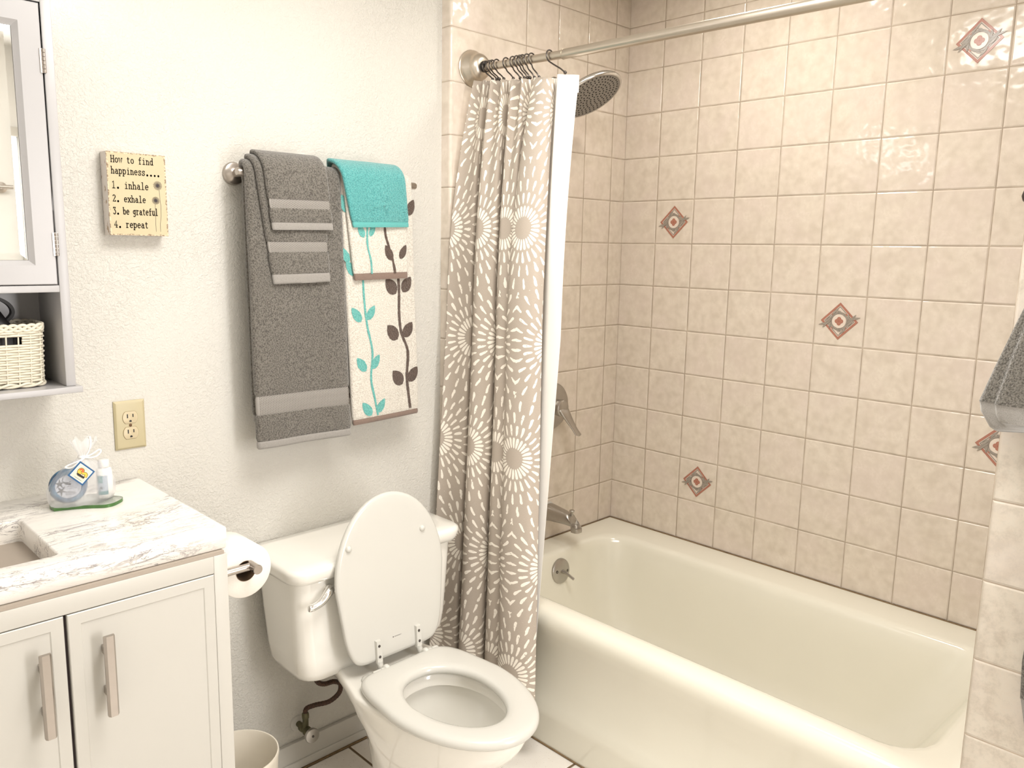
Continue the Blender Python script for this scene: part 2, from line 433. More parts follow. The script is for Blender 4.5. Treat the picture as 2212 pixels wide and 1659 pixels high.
# long tiled wall with its decorated tiles (same surface, glazed motif)
b = MB(); b.box(0, .08, ye - .01, .12, 0, CEIL)
M_m_red = m_noisy('glaze_terracotta', (.46, .17, .11), .15, .12, 200)
M_m_redl = m_noisy('glaze_light_terracotta', (.50, .22, .155), .15, .1, 200)
M_m_grey = m_noisy('glaze_grey_scroll', (.38, .335, .285), .15, .1, 200)
M_m_dark = mat('glaze_outline', (.23, .185, .145), .2)
M_m_pale = mat('glaze_pale', (.76, .66, .57), .12)
def motif(cy, cz):
    s_ = .0575
    lay = [0.0006]; cnt = [0]
    def fn(u, v): return (-lay[0] - cnt[0] * .000012, cy - u * s_, cz + v * s_)       # u grows towards the viewer side (image right)
    def ring4(r, w, mi, l):
        b.mi = mi; lay[0] = l
        P = [(0, r), (r, 0), (0, -r), (-r, 0)]; Q = [(0, r - w), (r - w, 0), (0, -r + w), (-r + w, 0)]
        for i in range(4):
            j = (i + 1) % 4; b.poly([fn(*P[i]), fn(*P[j]), fn(*Q[j]), fn(*Q[i])])
    def fill(pts, mi, l):
        cnt[0] += 1; b.mi = mi; lay[0] = l; b.poly([fn(*p) for p in pts])
    def line(pts, w, mi, l): cnt[0] += 1; b.mi = mi; lay[0] = l; b.ribbon(pts, w, fn)
    def leafpts(x, y, ang, ln, wd, bend=.25):
        up_, dn = [], []
        for i in range(9):
            t = i / 8; a = ang + bend * t
            px, py = x + ln * t * cos(ang + bend * t * .6), y + ln * t * sin(ang + bend * t * .6)
            h = wd * sin(pi * min(1, t * .9 + .1)) ** .8
            up_.append((px - sin(a) * h, py + cos(a) * h)); dn.append((px + sin(a) * h, py - cos(a) * h))
        return up_ + dn[::-1]
    ring4(1.0, 1.0, 5, .0006)
    ring4(1.0, .13, 2, .0009); ring4(1.0, .025, 1, .0012); ring4(.88, .03, 1, .0012); ring4(.81, .05, 3, .0010); ring4(.77, .02, 4, .0013)
    for k in range(4):                                             # terracotta buds in the corners
        a = pi / 4 + k * pi / 2
        fill([(.50 * cos(a) + .07 * cos(q * pi / 5), .50 * sin(a) + .07 * sin(q * pi / 5)) for q in range(10)], 2, .0014)
    circ = [(.45 * cos(q * pi / 20), .45 * sin(q * pi / 20)) for q in range(41)]
    line(circ, .085, 3, .0016); line([(x * 1.10, y * 1.10) for x, y in circ], .010, 4, .0018); line([(x * .90, y * .90) for x, y in circ], .010, 4, .0018)
    for sx, off in ((1, 0), (-1, pi)):
        for (x, y, a, ln, wd, bd) in ((.42, .05, .35, .72, .055, -.1), (.40, -.10, .75, .70, .05, .1), (.40, -.22, .55, .50, .06, .5), (.44, .05, 1.25, .38, .045, .3), (.30, .30, 2.5, .42, .045, .5), (.35, -.32, -1.9, .45, .045, -.6), (.10, .42, 2.0, .26, .04, 1.2)):
            x2, y2 = (x, y) if sx > 0 else (-x, -y)
            P = leafpts(x2, y2, a + off, ln, wd, bd)
            fill(P, 3, .0020); line(P + [P[0]], .007, 4, .0022)
    fill([(.375 * cos(q * pi / 12), .375 * sin(q * pi / 12)) for q in range(24)], 5, .0021)
    for k in range(4):
        a = k * pi / 2 + pi / 2; cx, cy2 = .115 * cos(a), .115 * sin(a)
        for rr_, mi, l in ((.115, 1, .0023), (.085, 2, .0026)):
            fill([(cx + rr_ * cos(q * pi / 7), cy2 + rr_ * sin(q * pi / 7)) for q in range(14)], mi, l)
    line([(-.10, 0), (.10, 0)], .02, 1, .0028); line([(0, -.10), (0, .10)], .02, 1, .0028)
for col, row in ((0, 0), (4, -2), (6, 3), (1, -6), (7, -4)):
    motif(-(.1525 + (col + .5) * T), Z0 + (row + .5) * T)
b.mi = 0
struct('wall_right_tiled', b, [M_tile_back, M_m_red, M_m_redl, M_m_grey, M_m_dark, M_m_pale], smooth=False)
# joints: caulk lines around the tub top and in the tile corner
b = MB(); b.tube([(-.76, -.004, .4605), (-.006, -.004, .4605), (-.006, ye + .004, .4605)], .0028, 6); struct('trim_1', b, M_grime)
b = MB(); b.box(XL + .002, XS - .003, .026, .0395, 0.006, .088, .002); b.box(XL + .002, XS - .003, .021, .0395, 0.004, .03, .003); struct('baseboard_back', b, M_white)
b = MB(); b.box(XL + .002, XS - .003, .0175, .0262, .0005, .0045); struct('trim_2', b, M_grime)
b = MB(); b.tube([(-.7905, -.01, .003), (-.7905, -1.5, .003)], .0028, 6); struct('trim_3', b, M_grime)
# door in the rear wall, seen only in the mirror
b = MB(); b.box(-2.62, -1.80, YR + .001, YR + .035, .01, 2.03, .002); o = struct('door_1', b, M_white)
b = MB()
for (x0, x1, z0, z1) in ((-2.68, -2.62, 0, 2.10), (-1.80, -1.74, 0, 2.10), (-2.68, -1.74, 2.035, 2.10)): b.box(x0, x1, YR + .001, YR + .05, z0, z1, .004)
struct('trim_4', b, M_white)
b = MB(); b.lathe([(.026, 0), (.026, .006), (.012, .01), (.011, .035), (.025, .045), (.028, .06), (.02, .072), (0.001, .075)], (-1.87, YR + .035, .95), (0, 1, 0), 24); part('door_handle', b, M_nickel, o)
t = thing('towel_bar', 'brushed metal towel bar on the rear wall, seen only in the cabinet mirror', 'towel bar', (-1.6, YR, 1.762))
for bx in (-1.70, -1.482):
    b = MB(); b.lathe([(.026, .0005), (.026, .008), (.012, .014), (.010, .060)], (bx, YR, 1.762), (0, 1, 0), 28); part('mount', b, M_nickel, t, angle=40)
b = MB(); b.tube([(-1.74, YR + .052, 1.762), (-1.442, YR + .052, 1.762)], .010, 18); part('bar', b, M_nickel, t)

# ------------------------------------------------------------------ bathtub
t = thing('bathtub', 'cream white built-in bathtub below the tiled walls', 'bathtub', (-.4, -.75, 0))
b = MB(); x0, x1, y0, y1 = -.828, -.003, -1.505, -.003
rings = []
# apron from the floor up, round the rim, then down the inside
for dx, z in ((.040, .001), (.036, .10), (.033, .122), (.042, .145), (.046, .20), (.044, .28), (.034, .335), (.014, .378), (.003, .405), (0, .425), (.003, .441), (.012, .453), (.026, .460)):
    rings.append([(x0 + dx if p[0] < -.7 else p[0], p[1], p[2]) for p in rrect(x0 + .0, x1, y0, y1, .004, z, 6)])
K = 6
def inner(xa, xb, ya, yb, r, z): return rrect(xa, xb, ya, yb, r, z, K)
rings += [inner(-.775, -.035, -1.455, -.045, .06, .4615), inner(-.762, -.12, -1.43, -.092, .10, .4600), inner(-.752, -.135, -1.42, -.102, .11, .456),
          inner(-.744, -.143, -1.41, -.109, .115, .446), inner(-.738, -.149, -1.40, -.113, .118, .43), inner(-.730, -.158, -1.36, -.124, .12, .36),
          inner(-.715, -.172, -1.30, -.148, .125, .25), inner(-.702, -.186, -1.25, -.178, .13, .17), inner(-.685, -.200, -1.21, -.195, .13, .125),
          inner(-.655, -.225, -1.17, -.225, .12, .102), inner(-.60, -.28, -1.10, -.30, .10, .092), inner(-.46, -.40, -.8, -.5, .03, .088)]
b.loft(rings); part('shell', b, M_tub, t, angle=60)
# overflow plate with trip lever
o = MB(); cx, cy_, cz = -.436, -.119, .388
ax = Vector((0, -1, .14)).normalized()
o.lathe([(.043, -.004), (.045, 0), (.044, .006), (.036, .011), (.001, .012)], (cx, cy_, cz), ax, 40, cap1=False)
ov = part('overflow_plate', o, M_steel, t)
o = MB(); p0 = Vector((cx, cy_, cz)) + ax * .008; o.tube([p0, p0 + Vector((.003, -.018, -.002)), p0 + Vector((.006, -.052, -.016))], [.0075, .0055, .0045], 10); part('trip_lever', o, M_steel, ov)
for sx in (-1, 1):
    o = MB(); q = Vector((cx + sx * .027, cy_, cz - sx * .004)) + ax * .0085; o.lathe([(.0055, 0), (.0055, .003), (.003, .0042), (.003, .0015), (.001, .001)], q, ax, 14); part('screw', o, M_dark_metal, ov)

# ------------------------------------------------------------------ tub spout, mixer, shower head
t = thing('tub_spout', 'grey metal tub spout with a pull-up diverter knob, on the tile below the lever', 'tub spout', (-.372, 0, .575))
b = MB(); c0 = Vector((-.380, -.001, .567))
def oval(c, rx, rz, tilt=0.0, n=20, sq=2.6):
    out = []
    for k in range(n):
        a = 2 * pi * k / n; ca, sa = cos(a), sin(a)
        x = rx * (abs(ca) ** (2 / sq)) * (1 if ca >= 0 else -1); z = rz * (abs(sa) ** (2 / sq)) * (1 if sa >= 0 else -1)
        out.append((c[0] + x, c[1] + z * sin(tilt), c[2] + z * cos(tilt)))
    return out
b.loft([oval(c0 + Vector((0, -y, dz)), rx, rz, tl) for y, dz, rx, rz, tl in ((0, 0, .030, .030, 0), (.012, 0, .031, .031, 0), (.06, -.001, .0265, .0265, 0), (.100, -.003, .0228, .0228, .03), (.118, -.0055, .0218, .0218, .30), (.131, -.012, .021, .0205, .75), (.138, -.022, .0205, .019, 1.2), (.140, -.034, .020, .018, 1.5), (.140, -.042, .020, .018, 1.57))], cap1=False)
b.loft([oval(c0 + Vector((0, -.140, dz)), rx, rz, 1.57) for dz, rx, rz in ((-.042, .020, .018), (-.0425, .016, .014), (-.027, .015, .013))], cap0=False)
part('spout_body', b, M_steel, t, angle=50)
b = MB(); b.lathe([(.0055, 0), (.005, .012), (.0052, .014), (.0095, .0155), (.010, .019), (.008, .021), (.001, .0215)], c0 + Vector((0, -.117, .012)), (0, -.05, 1), 18); part('diverter_knob', b, M_steel, t)
b = MB(); b.lathe([(.030, 0), (.036, .001), (.0365, .004), (.030, .008)], (-.380, -.0005, .567), (0, -1, 0), 32); part('sealant_ring', b, M_white, t)

t = thing('shower_valve', 'grey round shower mixer plate with a drooping lever handle, on the end wall tile', 'shower valve', (-.362, 0, .958))
b = MB(); vc = Vector((-.374, -.001, .958))
b.lathe([(.084, 0), (.085, .004), (.080, .010), (.050, .017), (.03, .019), (.001, .02)], vc, (0, -1, 0), 48, cap1=False); part('escutcheon', b, M_steel, t)
b = MB(); b.lathe([(.030, .015), (.029, .040), (.031, .046), (.029, .056), (.022, .061), (.001, .062)], vc, (0, -1, 0), 32, cap1=False); part('hub', b, M_steel, t)
b = MB()
P = [(0, -.052, .004), (.006, -.062, -.018), (.018, -.072, -.045), (.030, -.085, -.072), (.038, -.096, -.092), (.0395, -.098, -.096)]
R = [(.027, .017), (.026, .015), (.020, .012), (.0155, .010), (.0165, .009), (.009, .005)]
rg = []
for p, (a1, a2) in zip(P, R):
    p = vc + Vector(p); rg.append([p + Vector((a1 * cos(2 * pi * k / 16), 0, 0)) + Vector((0, -.75, .66)) .normalized() * 0 + Vector((0, -.85, -.5)).normalized() * a2 * sin(2 * pi * k / 16) for k in range(16)])
b.loft(rg); part('lever', b, M_steel, t, angle=60)

t = thing('wall_shower', 'large round rain shower head with a dotted grey face, beside the curtain top', 'shower head', (-.375, 0, 2.09))
hc = Vector((-.412, -.160, 2.006)); hn = Vector((.05, -.52, -.85)).normalized()
b = MB(); b.lathe([(.030, 0), (.031, .003), (.022, .010), (.012, .013)], (-.405, -.001, 2.052), (0, -1, 0), 32, cap1=False); part('wall_flange', b, M_steel, t)
b = MB(); b.tube(catmull([(-.405, -.002, 2.052), (-.405, -.05, 2.060), (-.404, -.105, 2.052), hc - hn * .022], 6), .0105, 14); part('shower_arm', b, M_steel, t)
b = MB(); b.lathe([(.001, -.016), (.012, -.012), (.0165, 0), (.012, .012), (.001, .016)], hc - hn * .036, hn, 24, cap0=False, cap1=False); part('swivel_ball', b, M_steel, t, angle=60)
b = MB(); b.lathe([(.001, -.034), (.018, -.034), (.024, -.022), (.030, -.014), (.088, -.011), (.106, -.008), (.111, 0), (.110, .006), (.1065, .0085), (.103, .0075)], hc, hn, 64, cap0=False, cap1=False); part('head_shell', b, m_noisy('bright_steel_shell', (.68, .67, .65), .2, .03, 40, metal=1), t, angle=50)
e1 = (Vector((0, 0, 1)) - hn * hn.z).normalized(); e2 = hn.cross(e1)
b = MB(); b.lathe([(.1035, .0068), (.001, .0068)], hc, hn, 64, cap0=False, cap1=False)
hp = part('face_plate', b, m_noisy('grey_nozzle_face', (.36, .34, .31), .5, .12, 60, metal=.2), t)
b = MB()
for ri, rr_ in enumerate((.010, .022, .034, .046, .058, .070, .082, .094)):
    n_ = max(5, int(2 * pi * rr_ / .0135))
    for k in range(n_):
        a = 2 * pi * k / n_ + ri * .37; q = hc + hn * .0065 + (e1 * cos(a) + e2 * sin(a)) * rr_
        b.lathe([(.0027, 0), (.0025, .0014), (.0003, .0020)], q, hn, 8, cap0=False)
o = part('nozzles', b, M_blackgloss, hp); tag(o, 'black rubber spray nozzles in rings', kind='stuff')

# ------------------------------------------------------------------ curtain rod and hooks
RX = -.780
def rodp(y): return Vector((RX - .003 * (-y), y, 2.047 + .024 * max(y, -.4) / .4 * 1.0 * .55 + (.010 * min(0, (y + .4)) / .75)))
t = thing('curtain_rod', 'satin nickel tension rod with a bell shaped wall flange, across the tub', 'curtain rod', (RX, 0, 2.047))
b = MB(); b.lathe([(.052, 0), (.053, .004), (.050, .006), (.0515, .009), (.051, .012), (.046, .020), (.040, .030), (.037, .036), (.038, .040), (.036, .045), (.030, .052), (.024, .055), (.019, .056)], (RX, -.0005, 2.05), (0, -1, 0), 48); part('wall_flange', b, M_nickel_lt, t, angle=50)
b = MB(); b.lathe([(.052, 0), (.053, .004), (.050, .006), (.0515, .009), (.046, .020), (.037, .036), (.038, .040), (.030, .052), (.019, .056)], (rodp(ye)[0], ye + .001, rodp(ye)[2]), (0, 1, 0), 48); part('wall_flange', b, M_nickel_lt, t, angle=50)
b = MB(); b.lathe([(.0165, 0), (.0165, .010), (.012, .011)], (RX, -.0555, 2.0475), (0, -1, 0), 24); part('sleeve', b, M_black, t)
yj = -.372
b = MB(); b.tube([rodp(-.05), rodp(-.2), rodp(yj - .02)], .0112, 24); part('inner_rod', b, M_nickel_lt, t)
b = MB(); b.tube([rodp(yj), rodp(-.8), rodp(-1.1), rodp(ye + .04)], .0132, 24); part('outer_rod', b, M_nickel_lt, t)
b = MB(); b.tube([rodp(yj - .001), rodp(yj + .002)], .0139, 24); part('rod_lip', b, M_nickel_lt, t)

ords = ['first', 'second', 'third', 'fourth', 'fifth', 'sixth', 'seventh', 'eighth', 'ninth', 'tenth', 'eleventh', 'twelfth']
HOOKY = [-.066, -.083, -.094, -.113, -.152, -.180, -.196, -.209, -.219, -.236, -.254, -.322]
HEADZ = 1.988
def hook_mesh(i, y):
    b = MB(); c = rodp(y); rr_ = .0165; lean = -.030 if i < 11 else -.058
    P = []
    for k in range(0, 15):                       # open loop over the rod
        P.append(c + Vector((rr_ * sin(radians(-160 + k * 19)), (k - 7) * .0006, rr_ * cos(radians(-160 + k * 19)))))
    end = Vector((c.x + .002, y + lean, 2.009 + .105 * (y + lean + .05) if i < 11 else 1.984))
    loop = P[:]                                   # runs -x side bottom, over the top, down the +x side
    leg = [c.lerp(end, .42) + Vector((-.006, .003, -.004)), c.lerp(end, .75) + Vector((-.004, 0, 0)), end]
    pts = loop[::-1] + leg
    b.tube(catmull(pts, 3), .0021, 8)
    b2 = MB(); r_ = .0048; q = end + Vector((-.003, .0, .002))
    b2.lathe([(r_ * sin(k * pi / 8) + 1e-5, -r_ * cos(k * pi / 8)) for k in range(9)], q, n=12, cap0=False, cap1=False)
    return b, b2
for i, y in enumerate(HOOKY):
    c = rodp(y)
    where = 'next to the wall flange' if i == 0 else ('alone over the white liner' if i == 11 else 'counted from the wall flange')
    t = thing('curtain_hook', '%s dark metal curtain hook on the rod, %s' % (ords[i] if i != 11 else 'last', where), 'curtain hook', c, 'dark metal curtain hooks on the shower rod')
    m1, m2 = hook_mesh(i, y); part('ring', m1, M_dark_metal, t); part('ball_end', m2, M_dark_metal, t)

# ------------------------------------------------------------------ shower curtain and liner
def burst_build():
    u, v, _ = sep(coords('UV'))
    A, Rw = .220, .325
    def petals(ox, oy):
        # nearest centre of one sub-lattice (period A x 2 Rw)
        du = u - ox; dv = v - oy
        cu = du - ffl(du / A + .5) * A; cv = dv - ffl(dv / (2 * Rw) + .5) * (2 * Rw)
        return cu, cv
    a1, b1 = petals(0.0, .27); a2, b2 = petals(A * .5, Rw + .27)
    r1 = fsq(a1 * a1 * 1.2 + b1 * b1); r2 = fsq(a2 * a2 * 1.2 + b2 * b2)
    s_ = r1 < r2
    a = s_ * a1 + (1 - s_) * a2; c = s_ * b1 + (1 - s_) * b2; r = fmin(r1, r2)
    wob = (nz(coords('UV'), 45, 2) - .5)
    r = r + wob * .007
    th = X.op('ARCTAN2', c, a * 1.1) / (2 * pi) + .5 + wob * .012
    W = .036; q = (r - .028) / W; k = ffl(q); fr = ffr(q)
    ta = ffr(th * 26 + k * .5) - .5
    # teardrop: narrow inside, wide outside, outer rings get thinner petals
    wid = fmin((.0023 + fr * .0030) * 26 / (2 * pi) / r, .40)
    n = (fr - .5) / .43
    body = (ta / wid) * (ta / wid) + n * n * n * n
    onp = (body < 1) * (r > .028)
    rag = sstep(nz(coords('UV'), 160, 3), .30, .36)
    f = onp * rag
    wv = nz(coords('UV', (900, 300, 1)), 1, 2)
    return f, wv
def curtain_build():
    f, wv = burst_build()
    base = mix(wv, (.42, .36, .30), (.52, .45, .38))
    c = mix(f, base, (.92, .86, .76))
    return {'Base Color': c, 'Normal': bump(wv + f * .5, .25, .0008)}
M_curtain = mat('taupe_burst_print', rough=.85, spec=.15, build=curtain_build, Transmission_Weight=0.0)
ZT, ZB = 2.006, .118
def plan(ctrl, y_off=0): return catmull([(x, y, 0) for x, y in ctrl], 9)
top = [(-.806, -.040), (-.782, -.054), (-.802, -.078), (-.778, -.088), (-.806, -.114), (-.778, -.126), (-.806, -.160), (-.776, -.168), (-.806, -.200), (-.776, -.210), (-.808, -.242), (-.776, -.255), (-.806, -.286), (-.808, -.326), (-.790, -.344), (-.774, -.338)]
bot = [(-.935, .010), (-.915, -.030), (-.900, -.075), (-.865, -.070), (-.925, -.125), (-.928, -.165), (-.900, -.200), (-.850, -.180), (-.905, -.225), (-.915, -.255), (-.890, -.285), (-.845, -.262), (-.915, -.295), (-.925, -.345), (-.905, -.400), (-.872, -.412)]
mid = [(x + lerp(.060, .035, k / 15), lerp(-.012, 0, k / 15) + y * .90) for k, (x, y) in enumerate(bot)]
Pt, Pm, Pb = plan(top), plan(mid), plan(bot)
Un = [0]
for a, c in zip(Pm, Pm[1:]): Un.append(Un[-1] + (c - a).length)
def cloth(name, Pt, Pm, Pb, Un, ZT, ZB, material, parent, th=.0012, nrow=80, wrinkle=.004, seed=0, uoff=0.0, drop=0.0):
    b = MB(); rows = []
    for j in range(nrow + 1):
        f = j / nrow
        row = []
        for i in range(len(Pt)):
            z = lerp(ZT + drop * (Pt[i].y + .05), ZB, f)
            if f < .38:
                g = f / .38; g = g * (2 - g) if g < 1 else 1; p = Pt[i].lerp(Pm[i], g)
            else:
                g = (f - .38) / .62; p = Pm[i].lerp(Pb[i], g)
            n_ = noise.noise(Vector((Un[i] * 9 + seed, z * 3.2, seed))) * wrinkle * min(1, f * 3 + .15) + noise.noise(Vector((Un[i] * 40, z * 14, seed + 5))) * wrinkle * .35 * max(.2, 1 - f * 4)
            idx = b.vert((p.x - n_, p.y - n_ * .6, z + noise.noise(Vector((Un[i] * 7, seed, 0))) * (.006 if j == nrow else 0)))
            b.uv[idx] = (uoff + Un[i] , z)
            row.append(idx)
        rows.append(row)
    for r1, r2 in zip(rows, rows[1:]):
        for i in range(len(r1) - 1): b.face((r1[i], r1[i + 1], r2[i + 1], r2[i]))
    o = part(name, b, material, parent, angle=75) if parent else obj(name, b, material, angle=75)
    md = o.modifiers.new('thickness', 'SOLIDIFY'); md.thickness = th; md.offset = 0
    return o
t = thing('shower_curtain', 'taupe fabric shower curtain with white dashed starbursts, gathered beside the toilet', 'shower curtain', (-.80, -.2, ZB))
# line a burst centre up with the broad right-hand fold
iu = min(range(len(Pm)), key=lambda i: (Pm[i] - Vector((-.887, -.318, 0))).length)
cloth('curtain_panel', Pt, Pm, Pb, [q - Un[iu] for q in Un], ZT, ZB, M_curtain, t, uoff=.0, seed=3, drop=.105)
# liner
M_liner = mat('white_translucent_liner', (.88, .845, .79), .4, spec=.3, Alpha=.93)
t = thing('shower_liner', 'white plastic shower liner hanging as a narrow strip behind the patterned curtain', 'shower liner', (-.78, -.42, .12))
lt = plan([(-.762, -.300), (-.757, -.335), (-.772, -.360), (-.792, -.362), (-.770, -.382), (-.747, -.400)])
lm = plan([(-.806, -.300), (-.806, -.320), (-.814, -.348), (-.824, -.374), (-.822, -.398), (-.815, -.421)])
lb = plan([(-.8415, -.302), (-.8405, -.316), (-.842, -.330), (-.8415, -.342), (-.843, -.353), (-.8405, -.366)])
Ul = [0]
for a, c in zip(lm, lm[1:]): Ul.append(Ul[-1] + (c - a).length)
cloth('liner_sheet', lt, lm, lb, Ul, 1.978, .122, M_liner, t, .0008, 60, .003, 11)
b = MB()
def strip(P, z0, z1, off, th=.0016):
    r = []
    for p in P:
        r.append(p)
    N = len(r); outs = []
    for i, p in enumerate(r):
        d = (r[min(i + 1, N - 1)] - r[max(i - 1, 0)]).normalized(); n_ = Vector((d.y, -d.x, 0))
        outs.append((p + n_ * (off), p + n_ * (off + th)))
    b.loft([[(a.x, a.y, z0), (c.x, c.y, z0), (c.x, c.y, z1), (a.x, a.y, z1)] for a, c in outs])
strip(lt, 1.936, 1.982, -.0010, .0020)
part('liner_header', b, mat('white_liner_header', (.92, .90, .86), .35), t, angle=60)
# ------------------------------------------------------------------ toilet
TX = -1.272
t = thing('toilet', 'white two-piece toilet with its lid raised against the tank', 'toilet', (TX, -.4, 0))
# tank
b = MB()
def tankring(z, hw, yb, yf, r): return rrect(TX - hw, TX + hw, yf, yb, r, z, 6)
b.loft([tankring(.384, .180, -.010, -.150, .04), tankring(.386, .214, -.005, -.182, .05), tankring(.397, .231, .0, -.194, .05), tankring(.418, .241, .005, -.200, .048),
        tankring(.46, .246, .010, -.202, .045), tankring(.56, .252, .016, -.204, .042), tankring(.68, .259, .020, -.206, .04)])
tank = part('tank', b, M_porc, t, angle=60)
b = MB()
b.loft([tankring(.676, .264, .0275, -.212, .04), tankring(.679, .273, .030, -.221, .045), tankring(.688, .276, .031, -.225, .045), tankring(.706, .280, .032, -.229, .045),
        tankring(.714, .278, .031, -.227, .045), tankring(.719, .270, .026, -.219, .04), tankring(.720, .24, .0, -.19, .03)])
part('tank_lid', b, M_porc, t, angle=60)
# flush lever
b = MB(); px, pz = -1.447, .643
b.lathe([(.014, -.004), (.015, .004), (.012, .012), (.001, .014)], (px + .002, -.204, pz + .003), (0, -1, 0), 24, cap0=False, cap1=False)
P = catmull([(px + .004, -.220, pz + .006), (px - .010, -.228, pz + .002), (px - .030, -.232, pz - .013), (px - .055, -.232, pz - .021), (px - .068, -.230, pz - .020)], 6)
N_ = len(P); b.tube(P, [lerp(.0140, .0090, min(1, i / (N_ * .6))) * (1 if i < N_ - 2 else (.85 if i < N_ - 1 else .3)) for i in range(N_)], 14)
part('flush_lever', b, M_chrome, t, angle=60)
# bowl
def egg(z, hw, yr, yf, cx=TX - .010, rear=.55, n=64, fx=2.0, tap=.84, pw=1.4):
    """outline: flat-ish rear at yr, round front at yf"""
    yr += .010; yf += .010; out = []; yc = yr - (yr - yf) * .42
    for k in range(n):
        a = 2 * pi * k / n; ca, sa = cos(a), sin(a)
        if sa >= 0:
            q = 2 / (2 + rear * 4); x = hw * abs(ca) ** q * (1 if ca >= 0 else -1); y = yc + (yr - yc) * abs(sa) ** q
            x *= lerp(1, tap, max(0, (y - yc) / (yr - yc)) ** pw)
        else:
            x = hw * abs(ca) ** (2 / fx) * (1 if ca >= 0 else -1); y = yc - (yc - yf) * abs(sa) ** (2 / fx)
        out.append((cx + x, y, z))
    return out
b = MB()
b.loft([egg(.001, .116, -.235, -.560, rear=.5, tap=.8), egg(.03, .114, -.24, -.555, rear=.5, tap=.8), egg(.05, .104, -.25, -.545, tap=.8), egg(.12, .102, -.265, -.550, tap=.75), egg(.19, .114, -.24, -.590, tap=.62), egg(.26, .138, -.195, -.645, tap=.48, pw=.9),
        egg(.32, .154, -.13, -.698, tap=.46, pw=.8), egg(.35, .161, -.07, -.725, tap=.52, pw=.7), egg(.37, .164, -.05, -.738, rear=.9, tap=.58, pw=.7), egg(.385, .166, -.045, -.745, rear=1, tap=.60, pw=.7), egg(.397, .166, -.045, -.748, rear=1, tap=.60, pw=.7), egg(.403, .162, -.05, -.743, rear=1, tap=.6, pw=.7), egg(.404, .15, -.06, -.72, rear=1, tap=.6, pw=.7),
        egg(.404, .120, -.375, -.700, rear=.1), egg(.400, .116, -.379, -.696, rear=.1), egg(.372, .114, -.381, -.694, rear=.1), egg(.366, .128, -.365, -.708, rear=.1), egg(.33, .125, -.368, -.70, rear=.1),
        egg(.28, .105, -.385, -.67, rear=.1), egg(.23, .078, -.41, -.62, rear=.1), egg(.19, .05, -.43, -.56, rear=.1), egg(.17, .03, -.45, -.52, rear=.1)])
part('bowl', b, M_porc, t, angle=65)
b = MB(); b.loft([egg(.236, .083, -.405, -.628, rear=.1), egg(.2365, .083, -.405, -.628, rear=.1)]); part('water', b, mat('toilet_water', (.80, .82, .76), .03, Transmission_Weight=.8, IOR=1.33), t)
# seat ring
def ringloft(b, outer, inn):
    ids_o = [[b.vert(p) for p in r] for r in outer]; ids_i = [[b.vert(p) for p in r] for r in inn]
    n = len(outer[0])
    for ids in (ids_o, ids_i):
        for a, c in zip(ids, ids[1:]):
            for i in range(n): b.face((a[i], a[(i + 1) % n], c[(i + 1) % n], c[i]))
    for k in (0, -1):
        for i in range(n): b.face((ids_o[k][i], ids_o[k][(i + 1) % n], ids_i[k][(i + 1) % n], ids_i[k][i]))
b = MB(); so = lambda z, g: egg(z, .176 - g, -.308 - g, -.766 + g, rear=1.3); si = lambda z, g: egg(z, .105 + g, -.392 + g, -.684 - g, cx=TX - .016, rear=.12)
ringloft(b, [so(.409, .008), so(.411, .003), so(.416, 0), so(.424, .001), so(.430, .005), so(.4325, .012), so(.434, .022)], [si(.409, .006), si(.412, .002), si(.418, 0), si(.425, .002), si(.430, .006), si(.4325, .012), si(.434, .022)])
part('seat', b, M_seat, t, angle=60)
# lid, raised: outline in (u, v) then tilted
def lidpt(u, v, w): 
    # v from .0 (hinge end) to .445, leaning back
    y = -.2700 + v * .105; z = .437 + v * .994
    return (TX + u, y - w * .994, z + w * .105)
def lidring(g, w):
    out = []; n = 64; vc = .215
    for k in range(n):
        a = 2 * pi * k / n; ca, sa = cos(a), sin(a)
        if sa >= 0: u = (.175 - g) * ca; v = vc + (.438 - g - vc) * sa
        else:
            q = .20; u = (.175 - g) * abs(ca) ** q * (1 if ca > 0 else -1); v = vc - (vc - g) * abs(sa) ** q
            u *= lerp(1, .795, ((vc - v) / vc) ** 1.6)
        out.append(lidpt(u, v, w))
    return out
b = MB(); b.loft([lidring(.008, -.008), lidring(.002, -.0065), lidring(0, -.003), lidring(0, .003), lidring(.003, .0065), lidring(.010, .008), lidring(.03, .008)])
lid = part('lid', b, M_seat, t, angle=60)
for u in (-.133, .106):
    q = Vector(lidpt(u, .318, .0075)); b = MB(); b.lathe([(.0085, 0), (.0085, .003), (.0070, .0060), (.004, .0078), (.0005, .0082)], q, (0, -.994, .105), 20, cap0=False, cap1=False); part('bumper', b, M_seat, lid, angle=80)
